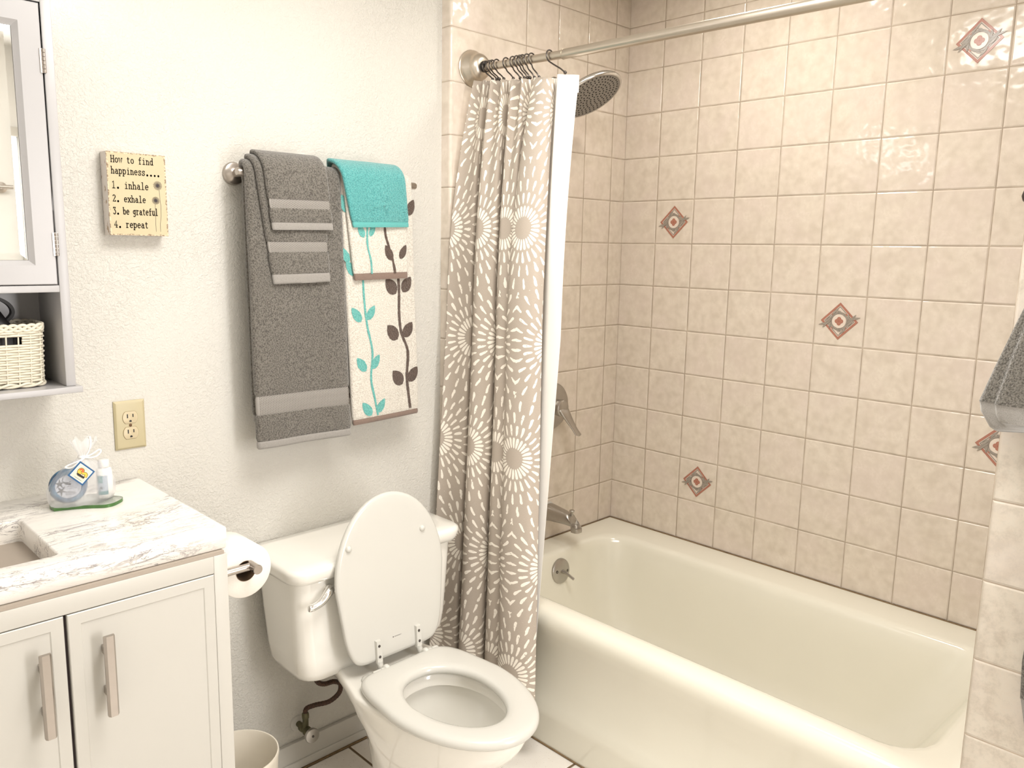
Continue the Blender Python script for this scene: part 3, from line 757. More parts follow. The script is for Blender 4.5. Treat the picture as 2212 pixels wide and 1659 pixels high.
for u in (-.066, .066):
    hb = MB()
    def hp(du, v, w): return lidpt(u + du, v, w)
    # upright strap fixed to the lid
    for (v0, v1, w0, w1, hwid) in ((-.004, .058, .008, .0165, .0085),):
        hb.loft([[hp(-hwid, v0, w0), hp(hwid, v0, w0), hp(hwid, v1, w0), hp(-hwid, v1, w0)], [hp(-hwid, v0, w1), hp(hwid, v0, w1), hp(hwid * .8, v1 - .002, w1), hp(-hwid * .8, v1 - .002, w1)]])
    k_ = catmull([hp(0, .002, .0125), hp(.001, -.008, .013), hp(.004, -.020, .020), (TX + u + .006, -.305, .430), (TX + u + .006, -.310, .421)], 5)
    hb.tube(k_, .0085, 10)
    hn_ = part('hinge', hb, M_seat, t, angle=50)
    # barrel on the seat side, with base foot
    hb = MB()
    y0, z0 = -.306, .4225
    for xa, xb in ((-.036, -.012), (-.011, .001), (.001, .014)) if u < 0 else ((.0, .014), (.015, .026), (.027, .046)):
        hb.lathe([(.0088, 0), (.0098, .0015), (.0098, abs(xb - xa) - .0015), (.0088, abs(xb - xa) - .0001)], (TX + u + xa, y0, z0), (1, 0, 0), 20)
    part('barrel', hb, M_seat, hn_, angle=50)
    hb = MB(); cx_ = TX + u + (-.040 if u < 0 else -.016)
    hb.loft([[(cx_ + r_ * .95 * cos(k * pi / 12), -.288 + r_ * .8 * sin(k * pi / 12), z) for k in range(24)] for r_, z in ((.019, .4045), (.020, .407), (.0185, .411), (.012, .414))]); part('foot', hb, M_seat, hn_, angle=50)
    for v in (.014, .043):
        hb = MB(); hb.lathe([(.0036, 0), (.0036, .0012), (.002, .0016), (.0005, .0004)], lidpt(u, v, .0165), (0, -.994, .105), 12, cap0=False, cap1=False); part('screw', hb, M_dark_metal, hn_)
# maker's mark printed on the lid
def text_mesh(s_, size):
    cu = bpy.data.curves.new('tmp', 'FONT'); cu.body = s_; cu.size = size; cu.resolution_u = 2
    o = bpy.data.objects.new('tmp', cu); C.objects.link(o); bpy.context.view_layer.update()
    me = bpy.data.meshes.new_from_object(o.evaluated_get(bpy.context.evaluated_depsgraph_get()))
    vs = [v.co.copy() for v in me.vertices]; fs = [tuple(p.vertices) for p in me.polygons]
    bpy.data.objects.remove(o); bpy.data.curves.remove(cu); bpy.data.meshes.remove(me)
    return vs, fs
def put_text(b, s_, size, fn, sx=1.0):
    vs, fs = text_mesh(s_, size); k = len(b.v)
    for v in vs: b.vert(fn(v.x * sx, v.y))
    for f in fs: b.face(tuple(k + i for i in f))
b = MB(); put_text(b, 'MANSFIELD', .0036, lambda x, y: lidpt(-.010 + x * 1.25, .0475 + y, .0083)); b.poly([lidpt(-.0155 + p, .0475 + q, .0083) for p, q in ((0, 0), (.003, 0), (.003, .0026), (0, .0026))])
part('printed_mark', b, M_black, lid, smooth=False)

# supply stop and braided hose
t = thing('water_stop_valve', 'small corroded water stop valve on the wall below the tank', 'valve', (-1.405, .04, .14))
M_brass = m_noisy('green_tinged_brass', (.20, .185, .10), .5, .3, 90, metal=.6)
b = MB(); b.lathe([(.024, 0), (.022, .003), (.012, .006), (.001, .007)], (-1.400, .0395, .140), (0, -1, 0), 24, cap1=False); part('wall_plate', b, M_white, t)
b = MB(); b.tube([(-1.400, .039, .140), (-1.4005, -.012, .140)], .0085, 14); b.lathe([(.0125, 0), (.0125, .012), (.010, .013), (.010, .026), (.0135, .027), (.0135, .036), (.009, .038)], (-1.4005, .014, .140), (0, -1, 0), 14); b.tube([(-1.4005, -.008, .140), (-1.4005, -.008, .178)], .0085, 12)
part('valve_body', b, M_brass, t, angle=50)
b = MB(); ax = Vector((-.12, -.95, .1)).normalized(); b.lathe([(.010, 0), (.012, .010), (.0205, .016), (.0215, .022), (.0195, .026), (.008, .0275), (.001, .0275)], (-1.3995, -.024, .1385), ax, 28, cap1=False)
vh = part('valve_handle', b, M_steel, t, angle=50); 
b = MB(); b.lathe([(.0035, 0), (.0035, .001), (.0005, .0012)], Vector((-1.3995, -.024, .1385)) + ax * .0277, ax, 12, cap0=False, cap1=False); part('screw', b, M_dark_metal, vh)
b = MB()
P = catmull([(-1.4005, -.008, .180), (-1.399, -.010, .205), (-1.380, -.025, .216), (-1.345, -.045, .222), (-1.318, -.056, .243), (-1.316, -.060, .272), (-1.340, -.064, .290), (-1.372, -.066, .296), (-1.395, -.068, .312), (-1.407, -.070, .345), (-1.407, -.070, .375), (-1.407, -.070, .3850)], 9)
rr_ = [.0066 + .0006 * (i % 2) for i in range(len(P))]
b.tube(P, rr_, 12)
def braid():
    o = coords(); n = nz(o, 500, 2); n2 = nz(o, 40, 2)
    return {'Base Color': mix(sstep(n, .4, .6), (.02, .012, .01), (.11, .05, .025)), 'Normal': bump(n, .8, .001)}
tag(part('supply_hose', b, mat('dark_braided_hose', rough=.5, metal=.3, build=braid), t, angle=80), 'dark brown braided hose curving up to the tank')
b = MB(); b.lathe([(.0095, 0), (.0105, .002), (.0105, .014), (.008, .018)], (-1.4005, -.008, .176), (0, 0, 1), 8); part('hose_nut', b, M_brass, t)

# ------------------------------------------------------------------ waste bin
t = thing('waste_bin', 'round cream plastic waste bin on the floor beside the vanity', 'waste bin', (-1.678, -.155, 0))
b = MB(); b.lathe([(.001, .002), (.078, .002), (.084, .004), (.0985, .255), (.1005, .262), (.0995, .268), (.0965, .268), (.0945, .262), (.080, .010), (.001, .008)], (-1.678, -.155, 0), (0, 0, 1), 56, cap0=False, cap1=False)
part('bin_body', b, M_bin, t, angle=50)

# ------------------------------------------------------------------ vanity
VX0, VX1, VYF, VYB = -2.72, -1.8126, -.412, .0385
t = thing('vanity_cabinet', 'white bathroom vanity cabinet with flat framed doors under the marble top', 'vanity', (-2.27, -.19, 0))
b = MB()
b.box(VX1 - .018, VX1, VYF, VYB, .10, .9045, .0015); b.box(VX0, VX0 + .018, VYF, VYB, .10, .9045, .0015)
b.box(VX0 + .018, VX1 - .018, -.36, VYB, .10, .118); b.box(VX0 + .018, VX1 - .018, VYB - .01, VYB, .118, .9)
for xa in (VX1 - .05, VX0): b.box(xa, xa + .05, VYF, VYF + .05, 0.001, .10, .001); b.box(xa, xa + .05, VYB - .05, VYB, 0.001, .10, .001)
part('carcass', b, M_white, t)
b = MB(); b.box(VX1 - .0285, VX1 - .0001, VYF - .018, VYF, .06, .9045, .0015); b.box(VX0, VX0 + .028, VYF - .018, VYF, .06, .9045, .0015)
b.box(VX0 + .028, VX1 - .0285, VYF - .018, VYF, .8695, .9045, .001); b.box(VX0 + .028, VX1 - .0285, VYF - .018, VYF, .10, .135, .001)
part('face_frame', b, M_white, t)
def vdoor(xa, xb, za, zb, parent, hx):
    yf = VYF - .0185
    b = MB(); fr = .022; n = .0028
    def r4(g, y): return [(xa + g, y, za + g), (xb - g, y, za + g), (xb - g, y, zb - g), (xa + g, y, zb - g)]
    b.loft([r4(0, yf + .018), r4(0, yf + .0015), r4(.0015, yf), r4(fr - .001, yf), r4(fr + .0008, yf + .0018), r4(fr + .0022, yf + .0018)])
    d = part('door', b, M_white, parent, angle=20)
    h = MB(); zt, zb_ = .822, .668; yh = yf - .030
    sec = lambda z, k=1: [(hx - .0095 * k, yh + .004, z), (hx - .0095 * k, yh, z), (hx - .006 * k, yh - .004, z), (hx + .006 * k, yh - .004, z), (hx + .0095 * k, yh, z), (hx + .0095 * k, yh + .004, z)]
    h.loft([sec(zt, .92), sec(zt - .002), sec(zb_ + .002), sec(zb_, .92)])
    for zc in (zt - .034, zb_ + .040):
        h.loft([[(hx - .005, yf + .0005, zc - .007), (hx + .005, yf + .0005, zc - .007), (hx + .005, yf + .0005, zc + .007), (hx - .005, yf + .0005, zc + .007)],
                [(hx - .005, yf - .012, zc - .008), (hx + .005, yf - .012, zc - .008), (hx + .005, yf - .012, zc + .007), (hx - .005, yf - .012, zc + .007)],
                [(hx - .006, yh + .003, zc - .024), (hx + .006, yh + .003, zc - .024), (hx + .006, yh + .003, zc + .008), (hx - .006, yh + .003, zc + .008)]])
    part('handle', h, M_nickel, d, angle=30)
vdoor(-2.1095, -1.8415, .137, .8675, t, -2.052)
vdoor(-2.385, -2.1155, .137, .8675, t, -2.155)
vdoor(-2.690, -2.391, .137, .8675, t, -2.445)
b = MB(); b.box(VX0 + .03, VX1 - .03, VYF - .0095, VYF - .001, .137, .867); part('door_gap_shade', b, M_gap_shade, t)  # dark sheet behind the doors, painted as the shade in their gaps
# counter with a rectangular undermount cut-out
t = thing('countertop', 'white marble vanity top with grey veins and a cut-out for the sink', 'countertop', (-2.27, -.19, .912))
b = MB(); CZ0, CZ1 = .912, .957
cx0, cx1, cy0, cy1 = -2.735, -1.8075, -.4215, .0392
sx0, sx1, sy0, sy1 = -2.50, -2.0985, -.362, -.112
o_ = lambda g, z: rrect(cx0 + g, cx1 - g, cy0 + g, cy1 - g * .2, .004, z, 6); i_ = lambda g, z: rrect(sx0 - g, sx1 + g, sy0 - g, sy1 + g, .010 + g, z, 6)
ringloft(b, [o_(.003, CZ0), o_(0, CZ0 + .003), o_(0, CZ1 - .004), o_(.0015, CZ1 - .001), o_(.005, CZ1)], [i_(0, CZ0), i_(0, CZ0 + .003), i_(0, CZ1 - .004), i_(.0012, CZ1 - .001), i_(.004, CZ1)])
part('slab', b, M_marble, t, angle=50)
b = MB(); b.box(VX0 + .004, VX1 - .006, -.4285, .036, .9048, .9119); part('support_strip', b, m_noisy('beige_support_strip', (.42, .36, .30), .6), t)
t = thing('sink', 'white rectangular undermount sink in the marble vanity top', 'sink', (-2.3, -.237, .78))
b = MB(); si_ = lambda g, z, r=.03: rrect(sx0 + g, sx1 - g, sy0 + g, sy1 - g, r, z, 6)
b.loft([si_(-.016, .9115), si_(-.016, .900), si_(.0, .78), si_(.02, .760), si_(.06, .755)][::-1][:1] + [si_(.06, .785), si_(.01, .79), si_(-.010, .82), si_(-.022, .9115), si_(-.004, .9115), si_(.0, .905), si_(.010, .850), si_(.018, .825), si_(.035, .806), si_(.09, .800)], cap0=False)
part('basin', b, mat('sink_ceramic', (.95, .94, .90), .12, spec=.5), t, angle=60)
b = MB(); b.lathe([(.022, .0005), (.021, .003), (.001, .002)], (-2.3, -.237, .800), n=24, cap0=False, cap1=False); part('drain', b, M_chrome, t)

# toilet paper holder on the vanity side, roll on it
t = thing('toilet_paper_holder', 'brushed metal toilet paper holder fixed to the side of the vanity', 'toilet paper holder', (VX1, -.36, .826))
hx_, hz_ = -1.722, .829
b = MB(); b.lathe([(.024, .0005), (.024, .006), (.020, .009), (.011, .011)], (VX1, -.352, hz_), (1, 0, 0), 28); part('mount', b, M_nickel, t)
b = MB(); b.tube([(VX1 + .009, -.352, hz_), (hx_, -.352, hz_)], .0082, 20); part('post', b, M_nickel, t)
b = MB(); b.lathe([(.0098, 0), (.0105, .0012), (.0105, .003), (.0098, .0036), (.0098, .055), (.0098, .145), (.0102, .146), (.009, .150)], (hx_, -.381, hz_), (0, 1, 0), 24); part('arm', b, M_nickel, t, angle=50)
t = thing('toilet_paper_roll', 'white toilet paper roll on the holder beside the vanity', 'toilet paper', (-1.728, -.29, .818))
b = MB(); rc = (-1.731, -.342, .8170); R_o, R_i = .0600, .0230
b.lathe([(R_i, 0), (R_o - .0015, 0), (R_o, .0015), (R_o, .0985), (R_o - .0015, .100), (R_i, .100)], rc, (0, 1, 0), 64, cap0=False, cap1=False); part('paper', b, m_noisy('toilet_tissue', (.93, .88, .80), .9, .02, 90, bs=.3, bscale=250), t, angle=50)
b = MB(); b.lathe([(R_i, -.0004), (R_i, .1004), (R_i - .0012, .1004), (R_i - .0012, -.0004), (R_i, -.0004)], rc, (0, 1, 0), 40, cap0=False, cap1=False); part('cardboard_tube', b, m_noisy('cardboard', (.16, .10, .055), .9), t)
# ------------------------------------------------------------------ mirrored wall cabinet
KX0, KX1, KF = -2.60, -1.9795, -.120
t = thing('wall_cabinet', 'white wall cabinet with a mirrored door and an open shelf below it', 'cabinet', (-2.29, .04, 1.2))
b = MB(); yb = .0385
b.box(-1.998, KX1, KF + .0005, yb, 1.2205, 1.985, .001); b.box(KX0, KX0 + .019, KF + .0005, yb, 1.2205, 1.985, .001)
b.box(KX0 + .019, -1.998, .030, yb, 1.2205, 1.985); b.box(KX0 + .019, -1.998, KF + .0005, .030, 1.4135, 1.4262, .001); b.box(KX0 + .019, -1.998, KF + .0005, .030, 1.962, 1.985, .001)
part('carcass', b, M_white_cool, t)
b = MB(); b.box(-1.9985, KX1 - .0005, KF - .004, KF, 1.2205, 1.985, .0012); b.box(KX0, KX0 + .019, KF - .004, KF, 1.2205, 1.985, .0012)
b.box(KX0 + .019, -1.9985, KF - .004, KF, 1.412, 1.4255, .0012); b.box(KX0 + .019, -1.9985, KF - .004, KF, 1.9595, 1.985, .0012)
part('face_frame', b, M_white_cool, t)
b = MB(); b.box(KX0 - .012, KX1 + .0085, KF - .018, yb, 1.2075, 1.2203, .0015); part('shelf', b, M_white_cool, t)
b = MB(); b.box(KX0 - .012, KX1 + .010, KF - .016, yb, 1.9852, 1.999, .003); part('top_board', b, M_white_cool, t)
b = MB(); b.box(KX0 + .02, -1.9992, KF + .0140, KF + .0165, 1.4265, 1.9615); part('door_gap_shade', b, M_gap_shade, t)  # dark backing stands in for shade around the mirrored doors
def mdoor(xa, xb, hinge_side, parent):
    za, zb = 1.4275, 1.9570; fr = .0375; yf = KF - .0048; dp = .0155
    def rr4(g, y): return [(xa + g, y, za + g), (xb - g, y, za + g), (xb - g, y, zb - g), (xa + g, y, zb - g)]
    b = MB(); b.loft([rr4(0, yf + .018), rr4(0, yf + .0012), rr4(.0015, yf - .0005), rr4(fr, yf - .0005), rr4(fr + .0015, yf + .0010), rr4(fr + .0080, yf + .0075), rr4(fr + .0095, yf + .0085), rr4(fr + .0100, yf + .0120)], cap0=True, cap1=True)
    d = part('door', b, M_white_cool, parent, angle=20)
    m = MB(); g = fr + .0098
    g = fr + .0102; m.loft([rr4(g, yf + .0105), rr4(g + .0125, yf + .0095)], cap0=False, cap1=True)
    part('mirror', m, M_mirror, d, smooth=False)
    for zc in (1.8525, 1.5065):
        h = MB(); xh = (xb + .0025) if hinge_side > 0 else (xa - .0025)
        for k in range(6): h.lathe([(.0026, 0), (.0031, .0004), (.0031, .0066), (.0026, .007)], (xh, KF - .0085, zc - .0225 + k * .0075), (0, 0, 1), 12)
        h.box(xh - .007, xh + .003, KF - .0072, KF - .0048, zc - .0225, zc + .0225)
        part('hinge', h, M_nickel, d)
mdoor(-2.288, -2.0015, 1, t)
mdoor(-2.579, -2.292, -1, t)

# wicker basket on the open shelf
t = thing('wicker_basket', 'white wicker basket with a hand hole, on the cabinet shelf', 'basket', (-2.17, -.035, 1.2205))
M_wick = m_noisy('white_wicker', (.80, .74, .60), .5, .1, 120)
bx0, bx1, by0, by1 = -2.315, -2.0235, -.100, .020
def per(z, g, n=240):
    pts = rrect(bx0 + g, bx1 - g, by0 + g, by1 - g, .028, z, 8)
    L = [0]
    for i in range(len(pts)): L.append(L[-1] + (Vector(pts[(i + 1) % len(pts)]) - Vector(pts[i])).length)
    out = []; j = 0
    for k in range(n):
        s_ = L[-1] * k / n
        while L[j + 1] < s_: j += 1
        a = Vector(pts[j]); c = Vector(pts[(j + 1) % len(pts)]); out.append(a.lerp(c, (s_ - L[j]) / max(1e-9, L[j + 1] - L[j])))
    return out
b = MB(); NS = 36; rows = 20; zb0, zt0 = 1.2285, 1.333
cen = Vector(((bx0 + bx1) / 2, (by0 + by1) / 2, 0))
for r_ in range(rows):
    z = lerp(zb0 + .006, zt0 - .001, r_ / (rows - 1)); flare = .004 * (1 - r_ / rows)
    base = per(z, flare, 288); nb = per(z, flare + .01, 288)
    pts = []
    for k, (p, q) in enumerate(zip(base, nb)):
        d = (p - q).normalized(); w_ = cos(k / 288 * NS * pi + pi * r_) * .0022
        pts.append(p + d * w_)
    if 15 <= r_ <= 17:        # the hand hole interrupts these strands on the front
        seg = []
        for p in pts:
            if p.y < by0 + .01 and -2.186 < p.x < -2.068:
                if len(seg) > 1: b.tube(seg, .0025, 6)
                seg = []
            else: seg.append(p)
        if len(seg) > 1: b.tube(seg, .0025, 6)
    else: b.tube(pts, .0028, 6, closed=True)
part('weave', b, M_wick, t, angle=80)
b = MB()
for k in range(NS):
    p = per(zb0, .002, NS)[k]; q = per(zt0, .0, NS)[k]; b.tube([p, q], .0016, 6)
part('stakes', b, M_wick, t, angle=80)
b = MB()
for ph in range(3):
    pts = [p + Vector((0, 0, .0042 * sin(k * 2 * pi / 15 + ph * 2 * pi / 3))) + (p - cen).normalized() * .0042 * cos(k * 2 * pi / 15 + ph * 2 * pi / 3) for k, p in enumerate(per(1.3415, -.001, 240))]
    b.tube(pts, .0034, 7, closed=True)
part('braided_rim', b, M_wick, t, angle=80)
b = MB()
for ph in range(2):
    pts = [p + Vector((0, 0, .0030 * sin(k * 2 * pi / 20 + ph * pi))) + Vector(((p - cen).x, (p - cen).y, 0)).normalized() * .003 * cos(k * 2 * pi / 20 + ph * pi) for k, p in enumerate(per(1.2268, .003, 240))]
    b.tube(pts, .0028, 7, closed=True)
part('braided_foot', b, M_wick, t, angle=80)
b = MB(); b.box(bx0 + .008, bx1 - .008, by0 + .008, by1 - .008, 1.228, 1.2305); part('base', b, M_wick, t)
t = thing('black_pouch', 'black item with a looped strap, inside the white wicker basket', 'pouch', (-2.15, -.035, 1.231))
b = MB(); b.loft([[(p[0] , p[1], z) for p in rrect(xa, xb_, -.086 + g, .006 - g, .02, 0, 5)] for xa, xb_, g, z in ((-2.28, -2.065, .004, 1.2312), (-2.285, -2.058, 0, 1.26), (-2.285, -2.060, 0, 1.33), (-2.27, -2.078, .012, 1.352), (-2.25, -2.088, .022, 1.372), (-2.22, -2.105, .032, 1.388))])
part('body', b, M_black, t, angle=70)
b = MB(); P = catmull([(-2.20, -.03, 1.375), (-2.185, -.045, 1.400), (-2.145, -.052, 1.4075), (-2.105, -.050, 1.400), (-2.078, -.046, 1.386), (-2.070, -.042, 1.368), (-2.085, -.040, 1.350)], 8)
b.loft([[p + Vector((0, -.009, 0)) * 1, p + Vector((0, .009, 0)), p + Vector((0, .009, 0)) + n_ * .006, p + Vector((0, -.009, 0)) + n_ * .006] for p, n_ in [(P[i], Vector((-(P[min(i + 1, len(P) - 1)] - P[max(i - 1, 0)]).z, 0, (P[min(i + 1, len(P) - 1)] - P[max(i - 1, 0)]).x)).normalized()) for i in range(len(P))]])
part('strap', b, M_black, t, angle=60)

# ------------------------------------------------------------------ box sign
G = {}
def arc(cx, cy, rx, ry, a0, a1, n=14): return [(cx + rx * cos(radians(lerp(a0, a1, k / n))), cy + ry * sin(radians(lerp(a0, a1, k / n)))) for k in range(n + 1)]
def L(*p): return list(p)
G['H'] = [L((.11, 0), (.11, .7)), L((.49, 0), (.49, .7)), L((.11, .36), (.49, .36)), L((.03, 0), (.2, 0)), L((.4, 0), (.57, 0)), L((.03, .7), (.2, .7)), L((.4, .7), (.57, .7))]
G['o'] = [arc(.3, .23, .2, .23, 0, 360, 22)]
G['w'] = [L((.08, .46), (.18, 0), (.3, .38), (.42, 0), (.52, .46)), L((.0, .46), (.18, .46)), L((.42, .46), (.6, .46))]
G['t'] = [L((.26, .62), (.26, .1)) + arc(.37, .12, .11, .12, 180, 320, 8), L((.12, .46), (.46, .46))]
G['f'] = [L((.27, 0), (.27, .56)) + arc(.39, .58, .12, .12, 180, 50, 8), L((.12, .44), (.46, .44)), L((.14, 0), (.42, 0))]
G['i'] = [L((.3, 0), (.3, .46), (.15, .46)), L((.12, 0), (.48, 0)), L((.29, .64), (.31, .64)), L((.3, .62), (.3, .66))]
G['n'] = [L((.03, .46), (.13, .46), (.13, 0)), arc(.29, .27, .16, .17, 170, 0, 10) + L((.45, 0),), L((.04, 0), (.22, 0)), L((.37, 0), (.55, 0))]
G['h'] = [L((.03, .72), (.13, .72), (.13, 0)), G['n'][1], G['n'][2], G['n'][3]]
G['d'] = [arc(.27, .23, .18, .23, 0, 360, 22), L((.35, .72), (.46, .72), (.46, 0), (.56, 0))]
G['a'] = [arc(.27, .32, .15, .13, 150, 0, 9) + L((.42, .08), (.47, 0), (.56, 0)), arc(.26, .14, .16, .14, 0, 360, 18)]
G['p'] = [L((.02, .46), (.12, .46), (.12, -.22)), arc(.31, .23, .19, .23, 0, 360, 22), L((.02, -.22), (.24, -.22))]
G['e'] = [L((.1, .25), (.49, .25)) + arc(.3, .23, .2, .23, 5, 315, 20)]
G['s'] = [[(q.x, q.y) for q in catmull([(.45, .37, 0), (.36, .46, 0), (.22, .45, 0), (.14, .35, 0), (.24, .26, 0), (.38, .21, 0), (.47, .12, 0), (.38, .01, 0), (.22, 0, 0), (.12, .09, 0)], 4)], L((.46, .46), (.46, .33)), L((.12, 0), (.12, .13))]
G['x'] = [L((.11, .46), (.49, 0)), L((.49, .46), (.11, 0)), L((.02, .46), (.2, .46)), L((.4, .46), (.58, .46)), L((.02, 0), (.2, 0)), L((.4, 0), (.58, 0))]
G['l'] = [L((.16, .72), (.3, .72), (.3, 0)), L((.11, 0), (.49, 0))]
G['b'] = [L((.02, .72), (.12, .72), (.12, 0)), arc(.31, .23, .19, .23, 0, 360, 22)]
G['g'] = [arc(.27, .27, .17, .18, 0, 360, 20), L((.56, .46), (.45, .46), (.45, -.08)) + arc(.28, -.09, .17, .12, 0, -150, 10)]
G['r'] = [L((.06, .46), (.2, .46), (.2, 0)), arc(.36, .3, .16, .15, 170, 40, 8), L((.07, 0), (.36, 0))]
G['u'] = [L((.04, .46), (.13, .46), (.13, .15)) + arc(.28, .15, .15, .15, 180, 340, 9), L((.37, .46), (.46, .46), (.46, 0), (.56, 0))]
G['1'] = [L((.16, .6), (.3, .7), (.3, 0)), L((.12, 0), (.48, 0))]
G['2'] = [arc(.29, .52, .19, .18, 160, -20, 12) + L((.1, .02), (.5, .02), (.5, .13))]
G['3'] = [L((.12, .58), (.12, .7), (.47, .7), (.27, .43)) + arc(.27, .21, .21, .22, 80, -150, 14)]
G['4'] = [L((.38, 0), (.38, .7), (.06, .22), (.54, .22)), L((.26, 0), (.5, 0))]
G['.'] = [arc(.3, .04, .035, .035, 0, 360, 8), arc(.3, .04, .012, .012, 0, 360, 6)]
sx0_, sx1_, sz0, sz1, syf = -1.8525, -1.7232, 1.5285, 1.7100, .002
t = thing('box_sign', 'cream wooden box sign with black typewriter lettering and two daisies, on the wall', 'sign', (-1.788, .04, 1.62))
b = MB(); b.box(sx0_, sx1_, syf + .0012, .0385, sz0, sz1, .0008)
def signedge():
    o = coords(); n = nz(o, 60, 4)
    return {'Base Color': mix(sstep(n, .58, .66), (.80, .74, .68), (.45, .33, .22))}
part('box_frame', b, mat('sign_whitewashed_edge', rough=.7, build=signedge), t)
def signface():
    o = coords(); x, y, z = sep(o)
    W, H_ = (sx1_ - sx0_) / 2, (sz1 - sz0) / 2
    n = nz(o, 70, 5, .6) * .010 + nz(o, 300, 2) * .003
    d = fmin(W - fab(x), H_ - fab(z)) - n
    e = 1 - sstep(d, -.0045, -.0030)
    c = mix(nz(o, 30, 4), (.52, .445, .275), (.57, .495, .325))
    return {'Base Color': mix(e, c, mix(sstep(nz(o, 200, 2), .4, .6), (.25, .17, .10), (.70, .58, .40)))}
b = MB(); b.box(sx0_ + .0002, sx1_ - .0002, syf, syf + .0014, sz0 + .0002, sz1 - .0002)
MID = ((sx0_ + sx1_) / 2, syf, (sz0 + sz1) / 2)
W_, Hh = sx1_ - sx0_, sz1 - sz0
o = obj('printed_face', b, mat('sign_cream_face', rough=.6, build=signface), t, smooth=False, loc=MID)
def sf(u, v): return (sx0_ + u * W_, syf - .0004, sz1 - v * Hh)        # u right, v down, 0..1
b = MB()
LV = [0]
def typeline(s_, u0, u1, vb, hgt, w=.0017):
    n = len(s_); adv = (u1 - u0) * W_ / n; sc = hgt * Hh / .7; kx = adv / (.62)
    for i, ch in enumerate(s_):
        if ch == ' ': continue
        for st in G[ch]:
            pts = [((u0 * W_ + adv * i + p[0] * kx), p[1] * sc) for p in st]
            LV[0] += 1; b.ribbon(pts, w * (1.9 if ch == '.' else 1), lambda x, y: (sx0_ + x, syf - .0003 - LV[0] * 2e-6, sz1 - vb * Hh + y))
typeline('How to find', .07, .79, .128, .078)
typeline('happiness....', .065, .90, .262, .080)
typeline('1. inhale', .065, .69, .435, .082)
typeline('2. exhale', .065, .63, .595, .078)
typeline('3. be grateful', .065, .83, .745, .080)
typeline('4. repeat', .07, .65, .905, .080)
part('lettering', b, mat('sign_black_print', (.010, .006, .005), .8, spec=.05), t, smooth=False)
b = MB()
for (u, v, r_) in ((.845, .375, .076), (.800, .560, .066)):
    for k in range(15):
        a = 2 * pi * k / 15; q = []
        for j in range(13):
            g = 2 * pi * j / 12; rr_ = r_ * W_ * (.64 + .36 * cos(g)); da = .15 * sin(g)
            q.append((u * W_ + rr_ * cos(a + da), rr_ * sin(a + da)))
        LV[0] += 1; b.ribbon(q, .0005, lambda x, y: (sx0_ + x, syf - .0003 - LV[0] * 2e-6, sz1 - v * Hh + y), joints=False)
    b.poly([sf(u + .022 * cos(k * pi / 8), v - .022 * sin(k * pi / 8) * W_ / Hh) for k in range(16)])
for st in ([(.868, .43), (.872, .5), (.885, .62), (.88, .75), (.862, .85), (.860, .945)], [(.785, .61), (.788, .72), (.780, .85), (.782, .945)]):
    b.ribbon([(p[0] * W_, -p[1] * Hh) for p in st], .0006, lambda x, y: (sx0_ + x, syf - .0004, sz1 + y))
part('daisy_drawing', b, mat('sign_grey_ink', (.07, .06, .065), .8, spec=.05), t, smooth=False)

# ------------------------------------------------------------------ power outlet
t = thing('power_outlet', 'ivory duplex power outlet on the wall above the marble top', 'outlet', (-1.822, .04, 1.088))
M_ivory = m_noisy('ivory_plastic', (.52, .45, .275), .35, .04, 30); M_ivory2 = mat('ivory_receptacle', (.58, .49, .32), .35)
ox0, ox1, oz0, oz1 = -1.8575, -1.787, 1.0305, 1.1465; ocx = (ox0 + ox1) / 2; oy = .0335
b = MB(); b.loft([[(x, y, z) for x, z in ((ox0 + g, oz0 + g), (ox1 - g, oz0 + g), (ox1 - g, oz1 - g), (ox0 + g, oz1 - g))] for g, y in ((0, .0395), (0, .037), (.0045, oy), (.0075, oy - .0004))]); part('cover_plate', b, M_ivory, t, angle=10)
for zc in (1.1065, 1.0695):
    q = []
    for k in range(48):
        a = 2 * pi * k / 48; q.append((ocx + .0172 * cos(a), max(-.0140, min(.0140, .0185 * sin(a)))))
    b = MB(); b.loft([[(x, oy - .0004, zc + z) for x, z in q], [(x, oy - .0017, zc + z) for x, z in q], [(ocx + (x - ocx) * .96, oy - .0021, zc + z * .96) for x, z in q]])
    r_ = part('receptacle', b, M_ivory2, t, angle=30)
    b = MB(); b.loft([[(ocx + (x - ocx) * 1.035, oy - .00045, zc + z * 1.04) for x, z in q], [(ocx + (x - ocx) * 1.035, oy - .0007, zc + z * 1.04) for x, z in q]]); part('seam', b, m_noisy('outlet_seam', (.22, .15, .05), .7), r_)
    b = MB()
    b.box(ocx - .0077, ocx - .0051, oy - .0024, oy - .0020, zc - .0010, zc + .0085); b.box(ocx + .0051, ocx + .0075, oy - .0024, oy - .0020, zc + .0005, zc + .0080)
    b.loft([[(ocx + .0028 * cos(a) , y, zc - .0088 + (.0028 * sin(a) if sin(a) > 0 else -.0018 * (1 if sin(a) < -.01 else 0))) for a in [k * pi / 8 for k in range(16)]] for y in (oy - .0020, oy - .0024)])
    part('slots', b, M_black, r_, smooth=False)
b = MB(); b.lathe([(.0034, 0), (.0034, .001), (.002, .0018), (.0005, .0019)], (ocx, oy - .0004, 1.088), (0, -1, 0), 20, cap0=False, cap1=False); part('screw', b, m_noisy('rusty_screw', (.22, .12, .06), .5, .3, 300, metal=.5), t)

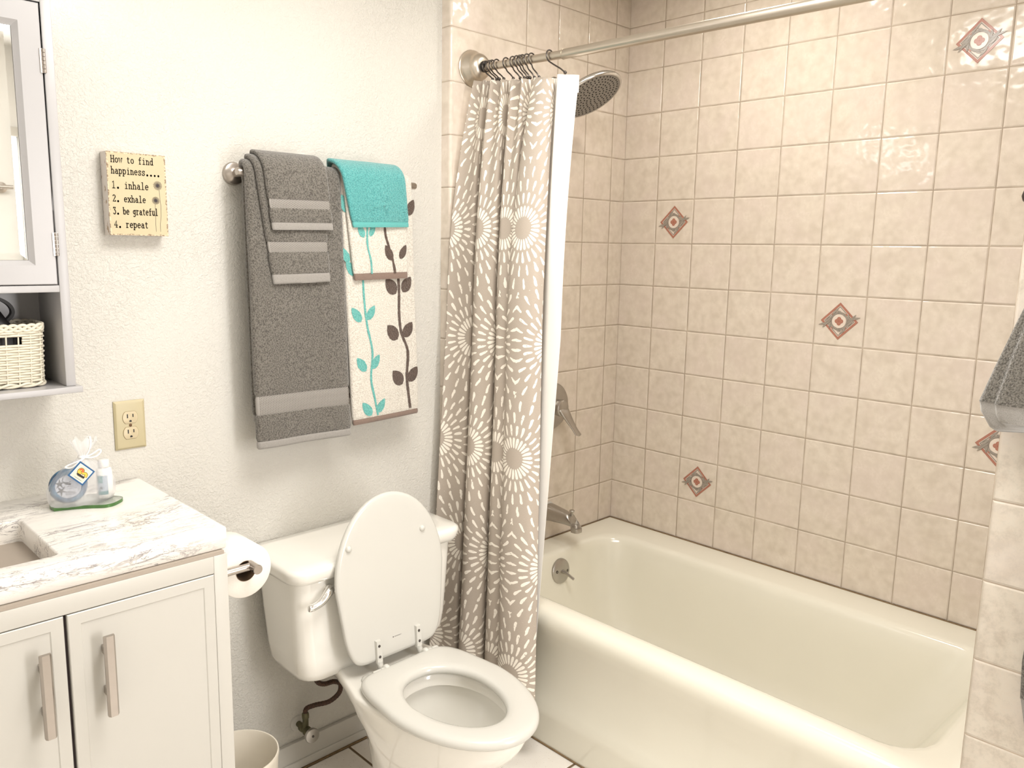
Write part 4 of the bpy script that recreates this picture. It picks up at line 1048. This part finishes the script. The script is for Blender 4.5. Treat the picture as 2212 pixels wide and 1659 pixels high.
# ------------------------------------------------------------------ towel bar and towels
BY, BZ = -.030, 1.686
t = thing('towel_bar', 'brushed nickel towel bar on the painted wall, carrying the hanging towels', 'towel bar', (-1.29, .04, BZ))
for bx in (-1.540, -1.035):
    b = MB(); b.lathe([(.028, .0005), (.0285, .004), (.026, .010), (.019, .013), (.017, .015), (.0105, .018), (.0098, .071), (.0092, .073)], (bx, .040, BZ), (0, -1, 0), 36); part('mount', b, M_nickel, t, angle=40)
b = MB(); b.tube([(-1.5655, BY, BZ), (-1.5635, BY, BZ), (-1.024, BY, BZ), (-1.020, BY, BZ)], [.0085, .0098, .0098, .0085], 24); part('bar', b, M_nickel, t, angle=40)

class Drape:
    """a folded towel hung over the bar; s runs down the front from the crest"""
    def __init__(s, x0, x1, sh0, sh1, R, zf, zb, th, seed, wave=.002, tilt=0.0, lean=0.0):
        s.x0, s.x1, s.sh0, s.sh1, s.R, s.th, s.seed, s.wave, s.tilt, s.lean = x0, x1, sh0, sh1, R, th, seed, wave, tilt, lean
        s.qa = pi / 2 * R
        s.Lf = s.qa + (BZ - zf); s.Lb = s.qa + (BZ - zb)
    def at(s, u, q, w=0.0):
        """u 0..1 left to right, q signed distance from the crest (+ front), w normal offset"""
        ln = s.Lf if q > 0 else s.Lb; f = min(1, abs(q) / ln)
        x = lerp(s.x0 + s.sh0 * f + (.016 * min(1, -q / .05) if q < 0 else 0), s.x1 + s.sh1 * f, u)
        if abs(q) < s.qa:
            a = q / s.R; y = BY - s.R * sin(a); z = BZ + s.R * cos(a); n = Vector((0, -sin(a), cos(a)))
        else:
            d = abs(q) - s.qa; sg = 1 if q > 0 else -1; y = BY - sg * s.R; z = BZ - d; n = Vector((0, -sg, 0))
        wv = noise.noise(Vector((u * 3.1 * (s.x1 - s.x0) / .25 + s.seed, q * 5, s.seed))) * s.wave * (.3 + f)
        wv += s.wave * .7 * f * sin(u * 7 + s.seed)
        if q > 0: z += s.tilt * (u - .5) * f; y -= s.lean * f
        p = Vector((x, y, z)) + n * (w + wv)
        return p
    def piece(s, name, q0, q1, mats, parent, grow=0.0, extra=None, nu=22, step=.008):
        b = MB(); th = s.th / 2 + grow; n = max(2, int(abs(q1 - q0) / step))
        W = abs(s.x1 - s.x0); rings = []
        for j in range(n + 1):
            q = lerp(q0, q1, j / n); e = 0
            k_ = 1.0
            dend = min(abs(q - q0), abs(q1 - q)); 
            if dend < .003: k_ = .72
            r = []
            for i in range(nu + 1): r.append((s.at(i / nu, q, th * k_), (i / nu * W, q)))
            for a in (60, 30, 0, -30, -60): r.append((s.at(1 + th * k_ * cos(radians(a)) / W, q, th * k_ * sin(radians(a))), (W, q)))
            for i in range(nu, -1, -1): r.append((s.at(i / nu, q, -th * k_), (i / nu * W, q)))
            for a in (-60, -30, 0, 30, 60): r.append((s.at(-th * k_ * cos(radians(a)) / W, q, th * k_ * sin(radians(a))), (0, q)))
            rings.append(r)
        ids = b.loft([[p for p, _ in r] for r in rings])
        for ir, r in zip(ids, rings):
            for v, (_, uv) in zip(ir, r): b.uv[v] = uv
        if extra: extra(b, s, th)
        return part(name, b, mats, parent, angle=70)
def towel(name, label, D, front, mats_hem, mbody, parent_group, extra=None, hem=.018, band=None, mband=None, bmats=None):
    t = thing(name, label, 'towel', (lerp(D.x0, D.x1, .5), BY, BZ + D.R), parent_group)
    qs = [-D.Lb + hem, D.Lf - hem]
    bands = band or []
    cuts = [qs[0]] ; 
    for (a, c) in bands: cuts += [D.Lf - c, D.Lf - a]
    cuts.append(qs[1])
    body_mats = bmats or [mbody]
    for i in range(0, len(cuts), 2):
        D.piece('body' if i == 0 else 'body_end', cuts[i], cuts[i + 1], body_mats, t, extra=extra if i == 0 else None)
    for (a, c) in bands: D.piece('woven_band', D.Lf - c - .0005, D.Lf - a + .0005, [mband], t, grow=-.0018)
    D.piece('hem', D.Lf - hem - .0005, D.Lf, [mats_hem], t, grow=-.0012, step=.004)
    D.piece('back_hem', -D.Lb, -D.Lb + hem + .0005, [mats_hem], t, grow=-.0012, step=.004)
    return t
GRP = 'towels layered over the towel bar'
D1 = Drape(-1.549, -1.298, .010, .024, .0225, .9985, 1.06, .017, 1, .0030, -.003)
towel('bath_towel', 'large grey bath towel with a woven border, bottom layer at the left of the bar', D1, None, M_grey_flat, M_grey_terry, GRP, band=[(.088, .137)], mband=M_grey_band, hem=.020)
D2 = Drape(-1.538, -1.358, .046, .020, .0375, 1.418, 1.45, .013, 4, .0016, .004)
towel('hand_towel', 'grey hand towel with a pale woven border, hanging between the grey washcloth and bath towel', D2, None, M_grey_flat, M_grey_terry, GRP, band=[(.078, .104)], mband=M_grey_band, hem=.024)
D3 = Drape(-1.524, -1.360, .026, .026, .0500, 1.551, 1.57, .011, 7, .0012, .004)
towel('washcloth', 'short grey washcloth with a pale woven border, top layer at the left of the bar', D3, None, M_grey_flat, M_grey_terry, GRP, band=[(.052, .074)], mband=M_grey_band, hem=.018)
# leaf motifs, woven into the terry as extra faces of the towel body
def leaf_motifs(stems, leaves):
    def ex(b, D, th):
        def fn(x, z, lift):
            q = D.qa + (BZ - z)
            # invert the lateral drift
            f = min(1, q / D.Lf); xa, xb_ = D.x0 + D.sh0 * f, D.x1 + D.sh1 * f
            return D.at((x - xa) / (xb_ - xa), q, th + lift)
        for pts, w, mi in stems:
            b.mi = mi; P = catmull([(x, z, 0) for x, z in pts], 10)
            for a, c in zip(P, P[1:]):
                ww = w * (1 + .25 * noise.noise(a * 90)); b.poly([fn(a.x - ww / 2, a.y, .0009), fn(a.x + ww / 2, a.y, .0009), fn(c.x + ww / 2, c.y, .0009), fn(c.x - ww / 2, c.y, .0009)])
        for (x, z, ang, ln, wd, mi) in leaves:
            b.mi = mi; a = radians(ang); d = Vector((cos(a), sin(a))); n_ = Vector((-d.y, d.x)); U, Dn = [], []
            for k in range(11):
                g = k / 10; c = Vector((x, z)) + d * ln * g; h = wd * sin(pi * g ** .8) ** .75 * (1 + .08 * noise.noise(Vector((k * 2.3, x * 90, z * 50))))
                cu = n_ * (.12 * ln * sin(pi * g)) * (1 if cos(a) > 0 else -1) * 0
                U.append(c + n_ * h / 2 + cu); Dn.append(c - n_ * h / 2 + cu)
            for k in range(10): b.poly([fn(Dn[k].x, Dn[k].y, .0009), fn(Dn[k + 1].x, Dn[k + 1].y, .0009), fn(U[k + 1].x, U[k + 1].y, .0009), fn(U[k].x, U[k].y, .0009)])
        b.mi = 0
    return ex
def pair(x, z, ln, wd, mi, al=127, ar=58, gap=.012): return [(x - gap, z, al, ln, wd, mi), (x + gap * .7, z + .004, ar, ln * .92, wd * .92, mi)]
teal_st = [(-1.243, 1.62), (-1.228, 1.50), (-1.2216, 1.378), (-1.212, 1.300), (-1.195, 1.225), (-1.200, 1.150), (-1.188, 1.090), (-1.178, 1.043)]
brown_st = [(-1.128, 1.60), (-1.110, 1.47), (-1.1015, 1.40), (-1.101, 1.325), (-1.093, 1.270), (-1.070, 1.215), (-1.073, 1.14), (-1.066, 1.085), (-1.060, 1.045)]
lv = []
for x, z in ((-1.235, 1.435), (-1.219, 1.310), (-1.204, 1.172), (-1.187, 1.045)): lv += pair(x, z, .050, .026, 1)
for x, z in ((-1.098, 1.382), (-1.093, 1.252), (-1.075, 1.120), (-1.115, 1.51)): lv += pair(x, z, .056, .037, 2, 130, 55, .014)
lv = [q for q in lv if q[1] + .04 < 1.70]
lv += [(-1.0705, 1.60, 65, .05, .028, 2), (-1.272, 1.60, 110, .05, .026, 1), (-1.268, 1.47, 118, .045, .022, 1)]
D4 = Drape(-1.284, -1.062, .034, .030, .0215, 1.024, 1.09, .016, 11, .0022, .006)
towel('bath_towel', 'large white bath towel with leaf vines, bottom layer at the right of the bar', D4, None, M_brown_hem, M_white_terry, GRP, extra=leaf_motifs([(teal_st, .0066, 1), (brown_st, .0092, 2)], lv), hem=.015, bmats=[M_white_terry, M_teal_motif, M_brown_cloth])
D5 = Drape(-1.290, -1.092, .038, .011, .0355, 1.424, 1.45, .012, 14, .0016, .004)
l5 = pair(-1.118 + .0, 1.475, .048, .024, 2, 118, 62, .016) + [(-1.2275, 1.537, 118, .04, .020, 1), (-1.208, 1.540, 65, .04, .018, 1)]
towel('hand_towel', 'white hand towel with aqua and brown leaf vines, hanging just below the aqua washcloth', D5, None, M_brown_hem, M_white_terry, GRP, extra=leaf_motifs([([(-1.214, 1.60), (-1.217, 1.55), (-1.216, 1.515), (-1.205, 1.475), (-1.202, 1.440)], .0060, 1), ([(-1.160, 1.60), (-1.157, 1.55), (-1.146, 1.515), (-1.132, 1.475), (-1.124, 1.440)], .0075, 2)], l5), hem=.018, bmats=[M_white_terry, M_teal_motif, M_brown_cloth])
D6 = Drape(-1.308, -1.106, .046, .022, .0480, 1.565, 1.59, .011, 17, .0014, .006)
towel('washcloth', 'short aqua washcloth, top layer at the right of the bar', D6, None, M_teal_flat, M_teal_terry, GRP, band=[(.030, .041), (.058, .067)], mband=M_teal_flat, hem=.014)

# ------------------------------------------------------------------ towels on the wing wall, at the right edge of the view
wx = XS
t = thing('towel_bar', 'dark towel bar on the tiled wing wall, its end at the right photo edge', 'towel bar', (wx, -1.75, 1.612))
b = MB()
b.lathe([(.026, .0005), (.026, .006), (.012, .012), (.010, .055)], (wx, -1.585, 1.612), (-1, 0, 0), 28); part('mount', b, M_dark_metal, t, angle=40)
b = MB(); b.lathe([(.026, .0005), (.026, .006), (.012, .012), (.010, .055)], (wx, -2.02, 1.612), (-1, 0, 0), 28)
part('mount', b, M_dark_metal, t, angle=40)
b = MB(); b.tube([(wx - .055, -1.53, 1.612), (wx - .055, -2.07, 1.612)], .0085, 18)
part('bar', b, M_dark_metal, t)
b = MB(); b.lathe([(.001, -.014), (.009, -.011), (.0135, -.004), (.0135, .004), (.009, .011), (.001, .014)], (wx - .055, -1.527, 1.612), (0, 1, 0), 20, cap0=False, cap1=False); part('finial', b, M_dark_metal, t, angle=60)
def bunched(name, label, profile, cx, ycen, hem_from, seed, off):
    t = thing(name, label, 'towel', (cx, ycen, profile[0][0]), 'grey towels hanging on the wing wall')
    def ring(z, hw, dp):
        r = []
        for k in range(72):
            a = 2 * pi * k / 72; fold = 1 + .10 * sin(a * 9 + seed + z * 2) + .05 * sin(a * 17 + z * 5)
            fy = min(1, .35 + (profile[0][0] - z) * 3)
            r.append((cx + dp * cos(a) * (1 + (fold - 1) * fy), ycen + hw * sin(a) * (1 + (fold - 1) * fy * .5), z + .010 * sin(a * 2 + seed) * (z < profile[-2][0])))
        return r
    def seg(P, nm, m):
        b = MB(); zz = []
        for (z0, h0, d0), (z1, h1, d1) in zip(P, P[1:]):
            n = max(2, int(abs(z1 - z0) / .012))
            for k in range(n): g = k / n; zz.append((lerp(z0, z1, g), lerp(h0, h1, g), lerp(d0, d1, g)))
        zz.append(P[-1]); b.loft([ring(*q) for q in zz]); part(nm, b, m, t, angle=80)
    seg([p for p in profile if p[0] >= hem_from], 'body', M_grey_terry); seg([p for p in profile if p[0] <= hem_from], 'hem', M_grey_flat)
M_gt = None
bunched('hand_towel', 'grey hand towel bunched from the bar on the wing wall, above the rightmost diamond tile', [(1.622, .010, .010), (1.58, .018, .016), (1.50, .040, .022), (1.40, .072, .028), (1.32, .096, .030), (1.262, .112, .030), (1.262 - .001, .111, .029), (1.245, .108, .028), (1.232, .100, .026), (1.222, .084, .021)], wx - .052, -1.600, 1.262, 2, 0)
bunched('bath_towel', 'grey bath towel hanging low on the tiled wing wall, only its rounded corner in view', [(1.60, .03, .012), (1.30, .09, .014), (1.0, .115, .014), (.80, .122, .014), (.73, .118, .014), (.729, .117, .013), (.66, .103, .012), (.625, .075, .009)], wx - .0165, -1.716, .73, 5, 0)

# ------------------------------------------------------------------ gift set on the counter
t = thing('glass_tray', 'clear green-edged glass tray on the marble vanity top', 'tray', (-1.97, -.10, .957))
def glass_top(): return {}
M_glass = mat('tray_glass', (.93, .98, .94), .02, Transmission_Weight=.96, IOR=1.45)
M_gedge = m_noisy('green_glass_edge', (.09, .24, .06), .15, .3, 40)
q = [(-2.033, -.104), (-2.0, -.115), (-1.97, -.133), (-1.948, -.148), (-1.931, -.148), (-1.918, -.140), (-1.905, -.128), (-1.900, -.118), (-1.903, -.106), (-1.915, -.090), (-1.922, -.072), (-1.932, -.058), (-1.950, -.050), (-1.99, -.046), (-2.02, -.052), (-2.034, -.075)]
q = [(p.x, p.y) for p in catmull([(x, y, 0) for x, y in q + q[:1]], 4)[:-1]]
cxx = sum(p[0] for p in q) / len(q); cyy = sum(p[1] for p in q) / len(q)
sh = lambda k: [(cxx + (x - cxx) * k, cyy + (y - cyy) * k) for x, y in q]
b = MB(); b.loft([[(x, y, z) for x, y in sh(.985)] for z in (.9575, .9640)]); part('pane', b, M_glass, t, angle=30)
b = MB(); ringloft(b, [[(x, y, z) for x, y in sh(1.0)] for z in (.9574, .9643)], [[(x, y, z) for x, y in sh(.987)] for z in (.9574, .9643)]); part('edge', b, M_gedge, t, angle=30)
TZ = .9648
# round blue tin
t = thing('soap_tin', 'round blue tin with a printed face, standing in the gift bag on the glass tray', 'soap tin', (-1.998, -.093, TZ))
ax = Vector((-.24, -.965, .10)).normalized(); oc = Vector((-1.9985, -.088, TZ + .0375))
e1 = (Vector((0, 0, 1)) - ax * ax.z).normalized(); e2 = e1.cross(ax)
def bluem():
    o = coords(); n = nz(o, 45, 4)
    return {'Base Color': mix(sstep(n, .35, .65), (.015, .065, .15), (.05, .20, .34))}
b = MB(); b.lathe([(.0245, .010), (.0255, .0125), (.029, .0125), (.034, .008), (.0370, 0), (.034, -.008), (.029, -.011), (.001, -.011)], oc, ax, 56, cap0=False, cap1=False); tin = part('blue_rim', b, mat('blue_marbled_plastic', rough=.25, build=bluem), t, angle=60)
b = MB(); b.lathe([(.0252, .0102), (.001, .0102)], oc, ax, 48, cap0=False, cap1=False); part('label', b, mat('silver_label', (.50, .53, .60), .35), t)
def lf(u, v, l=.0106): return oc + ax * l + e2 * u + e1 * v
b = MB()
def star(b, cu, cv, R1, R2, rot, fn):
    b.poly([fn(cu + (R1 if k % 2 == 0 else R2) * cos(rot + k * pi / 5), cv + (R1 if k % 2 == 0 else R2) * sin(rot + k * pi / 5)) for k in range(10)])
star(b, -.016, .007, .0115, .0035, .3, lf); star(b, -.0135, -.008, .0125, .0035, .9, lf)
b.ribbon([(-.009, .019), (-.011, .013), (-.007, .009), (0, .0085), (.004, .010)], .0012, lf); b.poly([lf(-.008, .0085), lf(.006, .006), (lf(.004, .0025)), lf(-.006, .005)])
for k, (a, c) in enumerate(((-.006, .012), (-.007, .013), (-.007, .011))): b.ribbon([(a, -.0115 - k * .0025), (c, -.0115 - k * .0025)], .0008, lf, joints=False)
part('label_print', b, mat('label_black', (.03, .035, .045), .4), t, smooth=False)
b = MB(); b.ribbon([(-.012, .000), (.014, -.001)], .0012, lf, joints=False); b.ribbon([(-.010, -.004), (.016, -.0045)], .001, lf, joints=False); part('label_lines', b, mat('label_grey', (.25, .27, .33), .4), t, smooth=False)
# lotion bottle
t = thing('lotion_bottle', 'small white lotion bottle with a teal label, on the glass tray', 'bottle', (-1.929, -.098, TZ))
bc = Vector((-1.9285, -.097, TZ))
def bring(z, rx, ry, n=32):
    return [(bc.x + rx * cos(2 * pi * k / n), bc.y + ry * sin(2 * pi * k / n), TZ + z) for k in range(n)]
b = MB(); b.loft([bring(.0003, .014, .0125), bring(.002, .0165, .0145), bring(.03, .0168, .0148), bring(.058, .0160, .0142), bring(.066, .0135, .012), bring(.068, .0085, .0085)]); part('bottle_body', b, mat('white_bottle', (.88, .85, .80), .25), t, angle=60)
b = MB(); b.loft([bring(.0685, .0108, .0108), bring(.070, .0115, .0115), bring(.084, .0112, .0112), bring(.085, .0100, .0100)]); part('cap', b, mat('bottle_cap', (.78, .76, .74), .3), t, angle=50)
def bl(u, v, l=.0004): # u angle along the front
    a = radians(-158 + u); return (bc.x + (.0168 + l) * cos(a), bc.y + (.0148 + l) * sin(a), TZ + v)
def labpatch(b, u0, u1, v0, v1, l):
    n = 8
    for k in range(n):
        a, c = lerp(u0, u1, k / n), lerp(u0, u1, (k + 1) / n); b.poly([bl(a, v0, l), bl(c, v0, l), bl(c, v1, l), bl(a, v1, l)])
b = MB(); labpatch(b, 0, 74, .010, .052, .0003); lab = part('label', b, mat('pale_blue_label', (.33, .40, .48), .4), t)
b = MB(); labpatch(b, 4, 74, .010, .018, .0006); labpatch(b, 0, 40, .036, .052, .0006); part('label_bands', b, mat('teal_band', (.03, .20, .21), .4), lab)
b = MB(); b.ribbon([(15, .033), (35, .037), (52, .032), (58, .026), (50, .021)], .0022, lambda u, v: bl(u, v, .0008), joints=False) if 0 else None
b = MB(); b.poly([bl(28 + (16 if k % 2 == 0 else 5) * cos(k * pi / 5 + .3), .0255 + (.0048 if k % 2 == 0 else .0016) * sin(k * pi / 5 + .3), .0009) for k in range(10)]); part('label_star', b, mat('label_dark', (.03, .06, .09), .4), lab)
# sheer gift bag with its ribbon and diamond tag
t = thing('gift_bag', 'sheer white gift bag tied with ribbon around the blue tin, with a diamond tag', 'gift bag', (-1.972, -.095, TZ))
M_sheer = mat('sheer_organza', (.95, .95, .96), .35, spec=.3, Alpha=.26, Sheen_Weight=.3)
bcx, bcy = -1.9745, -.0955
b = MB(); rg = []
for z, rx, ry, dx in ((.0006, .0610, .034, 0), (.012, .0665, .037, 0), (.035, .0660, .036, .0), (.06, .054, .030, .003), (.078, .038, .021, .004), (.094, .0125, .009, .006), (.100, .009, .007, .007), (.108, .013, .009, .008), (.122, .022, .012, .009), (.134, .027, .012, .010)):
    rg.append([(bcx + dx + rx * cos(2 * pi * k / 48) * (1 + (.05 if z > .03 else .015) * sin(k * 1.9 + z * 40)), bcy + ry * sin(2 * pi * k / 48) * (1 + (.14 if z > .03 else .03) * sin(k * 2.3 + z * 30)), TZ + z + (.006 * sin(k * .9) if z > .13 else 0)) for k in range(48)])
b.loft(rg, cap1=False); part('bag', b, M_sheer, t, angle=80)
M_rib = mat('white_satin_ribbon', (.93, .91, .88), .4)
b = MB(); kz = TZ + .097; kc = Vector((bcx + .007, bcy - .010, kz))
b.tube(catmull([kc, kc + Vector((-.018, -.004, -.006)), kc + Vector((-.034, -.004, -.010)), kc + Vector((-.040, -.003, -.014)), kc + Vector((-.028, -.005, -.016)), kc + Vector((-.010, -.004, -.005)), kc], 6), .0017, 8)
b.tube(catmull([kc, kc + Vector((.014, -.003, .006)), kc + Vector((.028, -.002, .013)), kc + Vector((.032, -.001, .008)), kc + Vector((.022, -.003, .000)), kc + Vector((.008, -.003, -.001)), kc], 6), .0017, 8)
b.tube(catmull([kc, kc + Vector((.008, 0, .012)), kc + Vector((.013, 0, .028)), kc + Vector((.012, .001, .044))], 6), [.0014] * 9 + [.0024] * 6 + [.0028] * 4, 8)
b.lathe([(.001, -.005), (.0105, -.003), (.0115, 0), (.0105, .003), (.001, .005)], (bcx + .007, bcy, kz), (0, 0, 1), 20, cap0=False, cap1=False)
part('ribbon', b, M_rib, t, angle=80)
tc = Vector((-1.9845, -.1335, 1.0365)); tn = Vector((-.10, -.98, .12)).normalized(); t1 = (Vector((0, 0, 1)) - tn * tn.z).normalized(); t2 = t1.cross(tn)
RS = .0262
def tf(u, v, l=0.0): return tc + tn * l + t2 * u * RS + t1 * v * RS
b = MB(); dm = [(0, 1), (1, 0), (0, -1), (-1, 0)]
b.loft([[tf(x, y, 0) for x, y in dm], [tf(x, y, .0006) for x, y in dm]]); tg = part('tag', b, mat('tag_blue_border', (.008, .09, .23), .35), t, smooth=False)
b = MB(); b.poly([tf(x * .83, y * .83, .0009) for x, y in dm]); part('tag_white_frame', b, mat('tag_white', (.9, .9, .9), .4), tg, smooth=False)
b = MB(); b.poly([tf(x * .78, y * .78, .0012) for x, y in dm]); part('tag_cream_face', b, mat('tag_cream', (.88, .78, .55), .4), tg, smooth=False)
swirl = catmull([(-.12, -.02, 0), (-.19, .12, 0), (-.12, .28, 0), (.03, .33, 0), (.13, .22, 0), (.10, .08, 0), (.14, -.02, 0), (.27, -.06, 0), (.33, -.18, 0), (.27, -.30, 0)], 6)
sw = [(p.x, p.y) for p in swirl]
b = MB(); b.ribbon(sw, .24, lambda u, v: tf(u, v, .0014)); part('logo_outline', b, M_black, tg, smooth=False)
b = MB(); b.ribbon(sw, .17, lambda u, v: tf(u, v, .0017)); b.poly([tf(-.02 + .14 * cos(k), .14 + .14 * sin(k), .0016) for k in [j * pi / 8 for j in range(16)]]); part('logo_yellow', b, mat('logo_yellow', (.78, .52, .05), .4), tg, smooth=False)
b = MB(); b.ribbon(sw[14:30], .13, lambda u, v: tf(u, v, .0019)); part('logo_red', b, mat('logo_red', (.62, .10, .03), .4), tg, smooth=False)
b = MB(); b.poly([tf(u, v, .0021) for u, v in ((-.36, .06), (-.26, .10), (.22, -.34), (.10, -.44), (-.30, -.10))]); b.poly([tf(u, v, .0022) for u, v in ((-.06, .16), (.05, .16), (-.01, .08))]); part('logo_banner', b, M_black, tg, smooth=False)
b = MB()
for k in range(2): b.ribbon([(-.55 + k * .07, -.10 - k * .09), (-.08 + k * .06, -.56 - k * .07)], .028, lambda u, v: tf(u, v, .0015), joints=False)
b.ribbon([(.16, .46), (.50, .14)], .02, lambda u, v: tf(u, v, .0015), joints=False)
part('small_print', b, mat('tag_small_print', (.25, .35, .42), .5), tg, smooth=False)
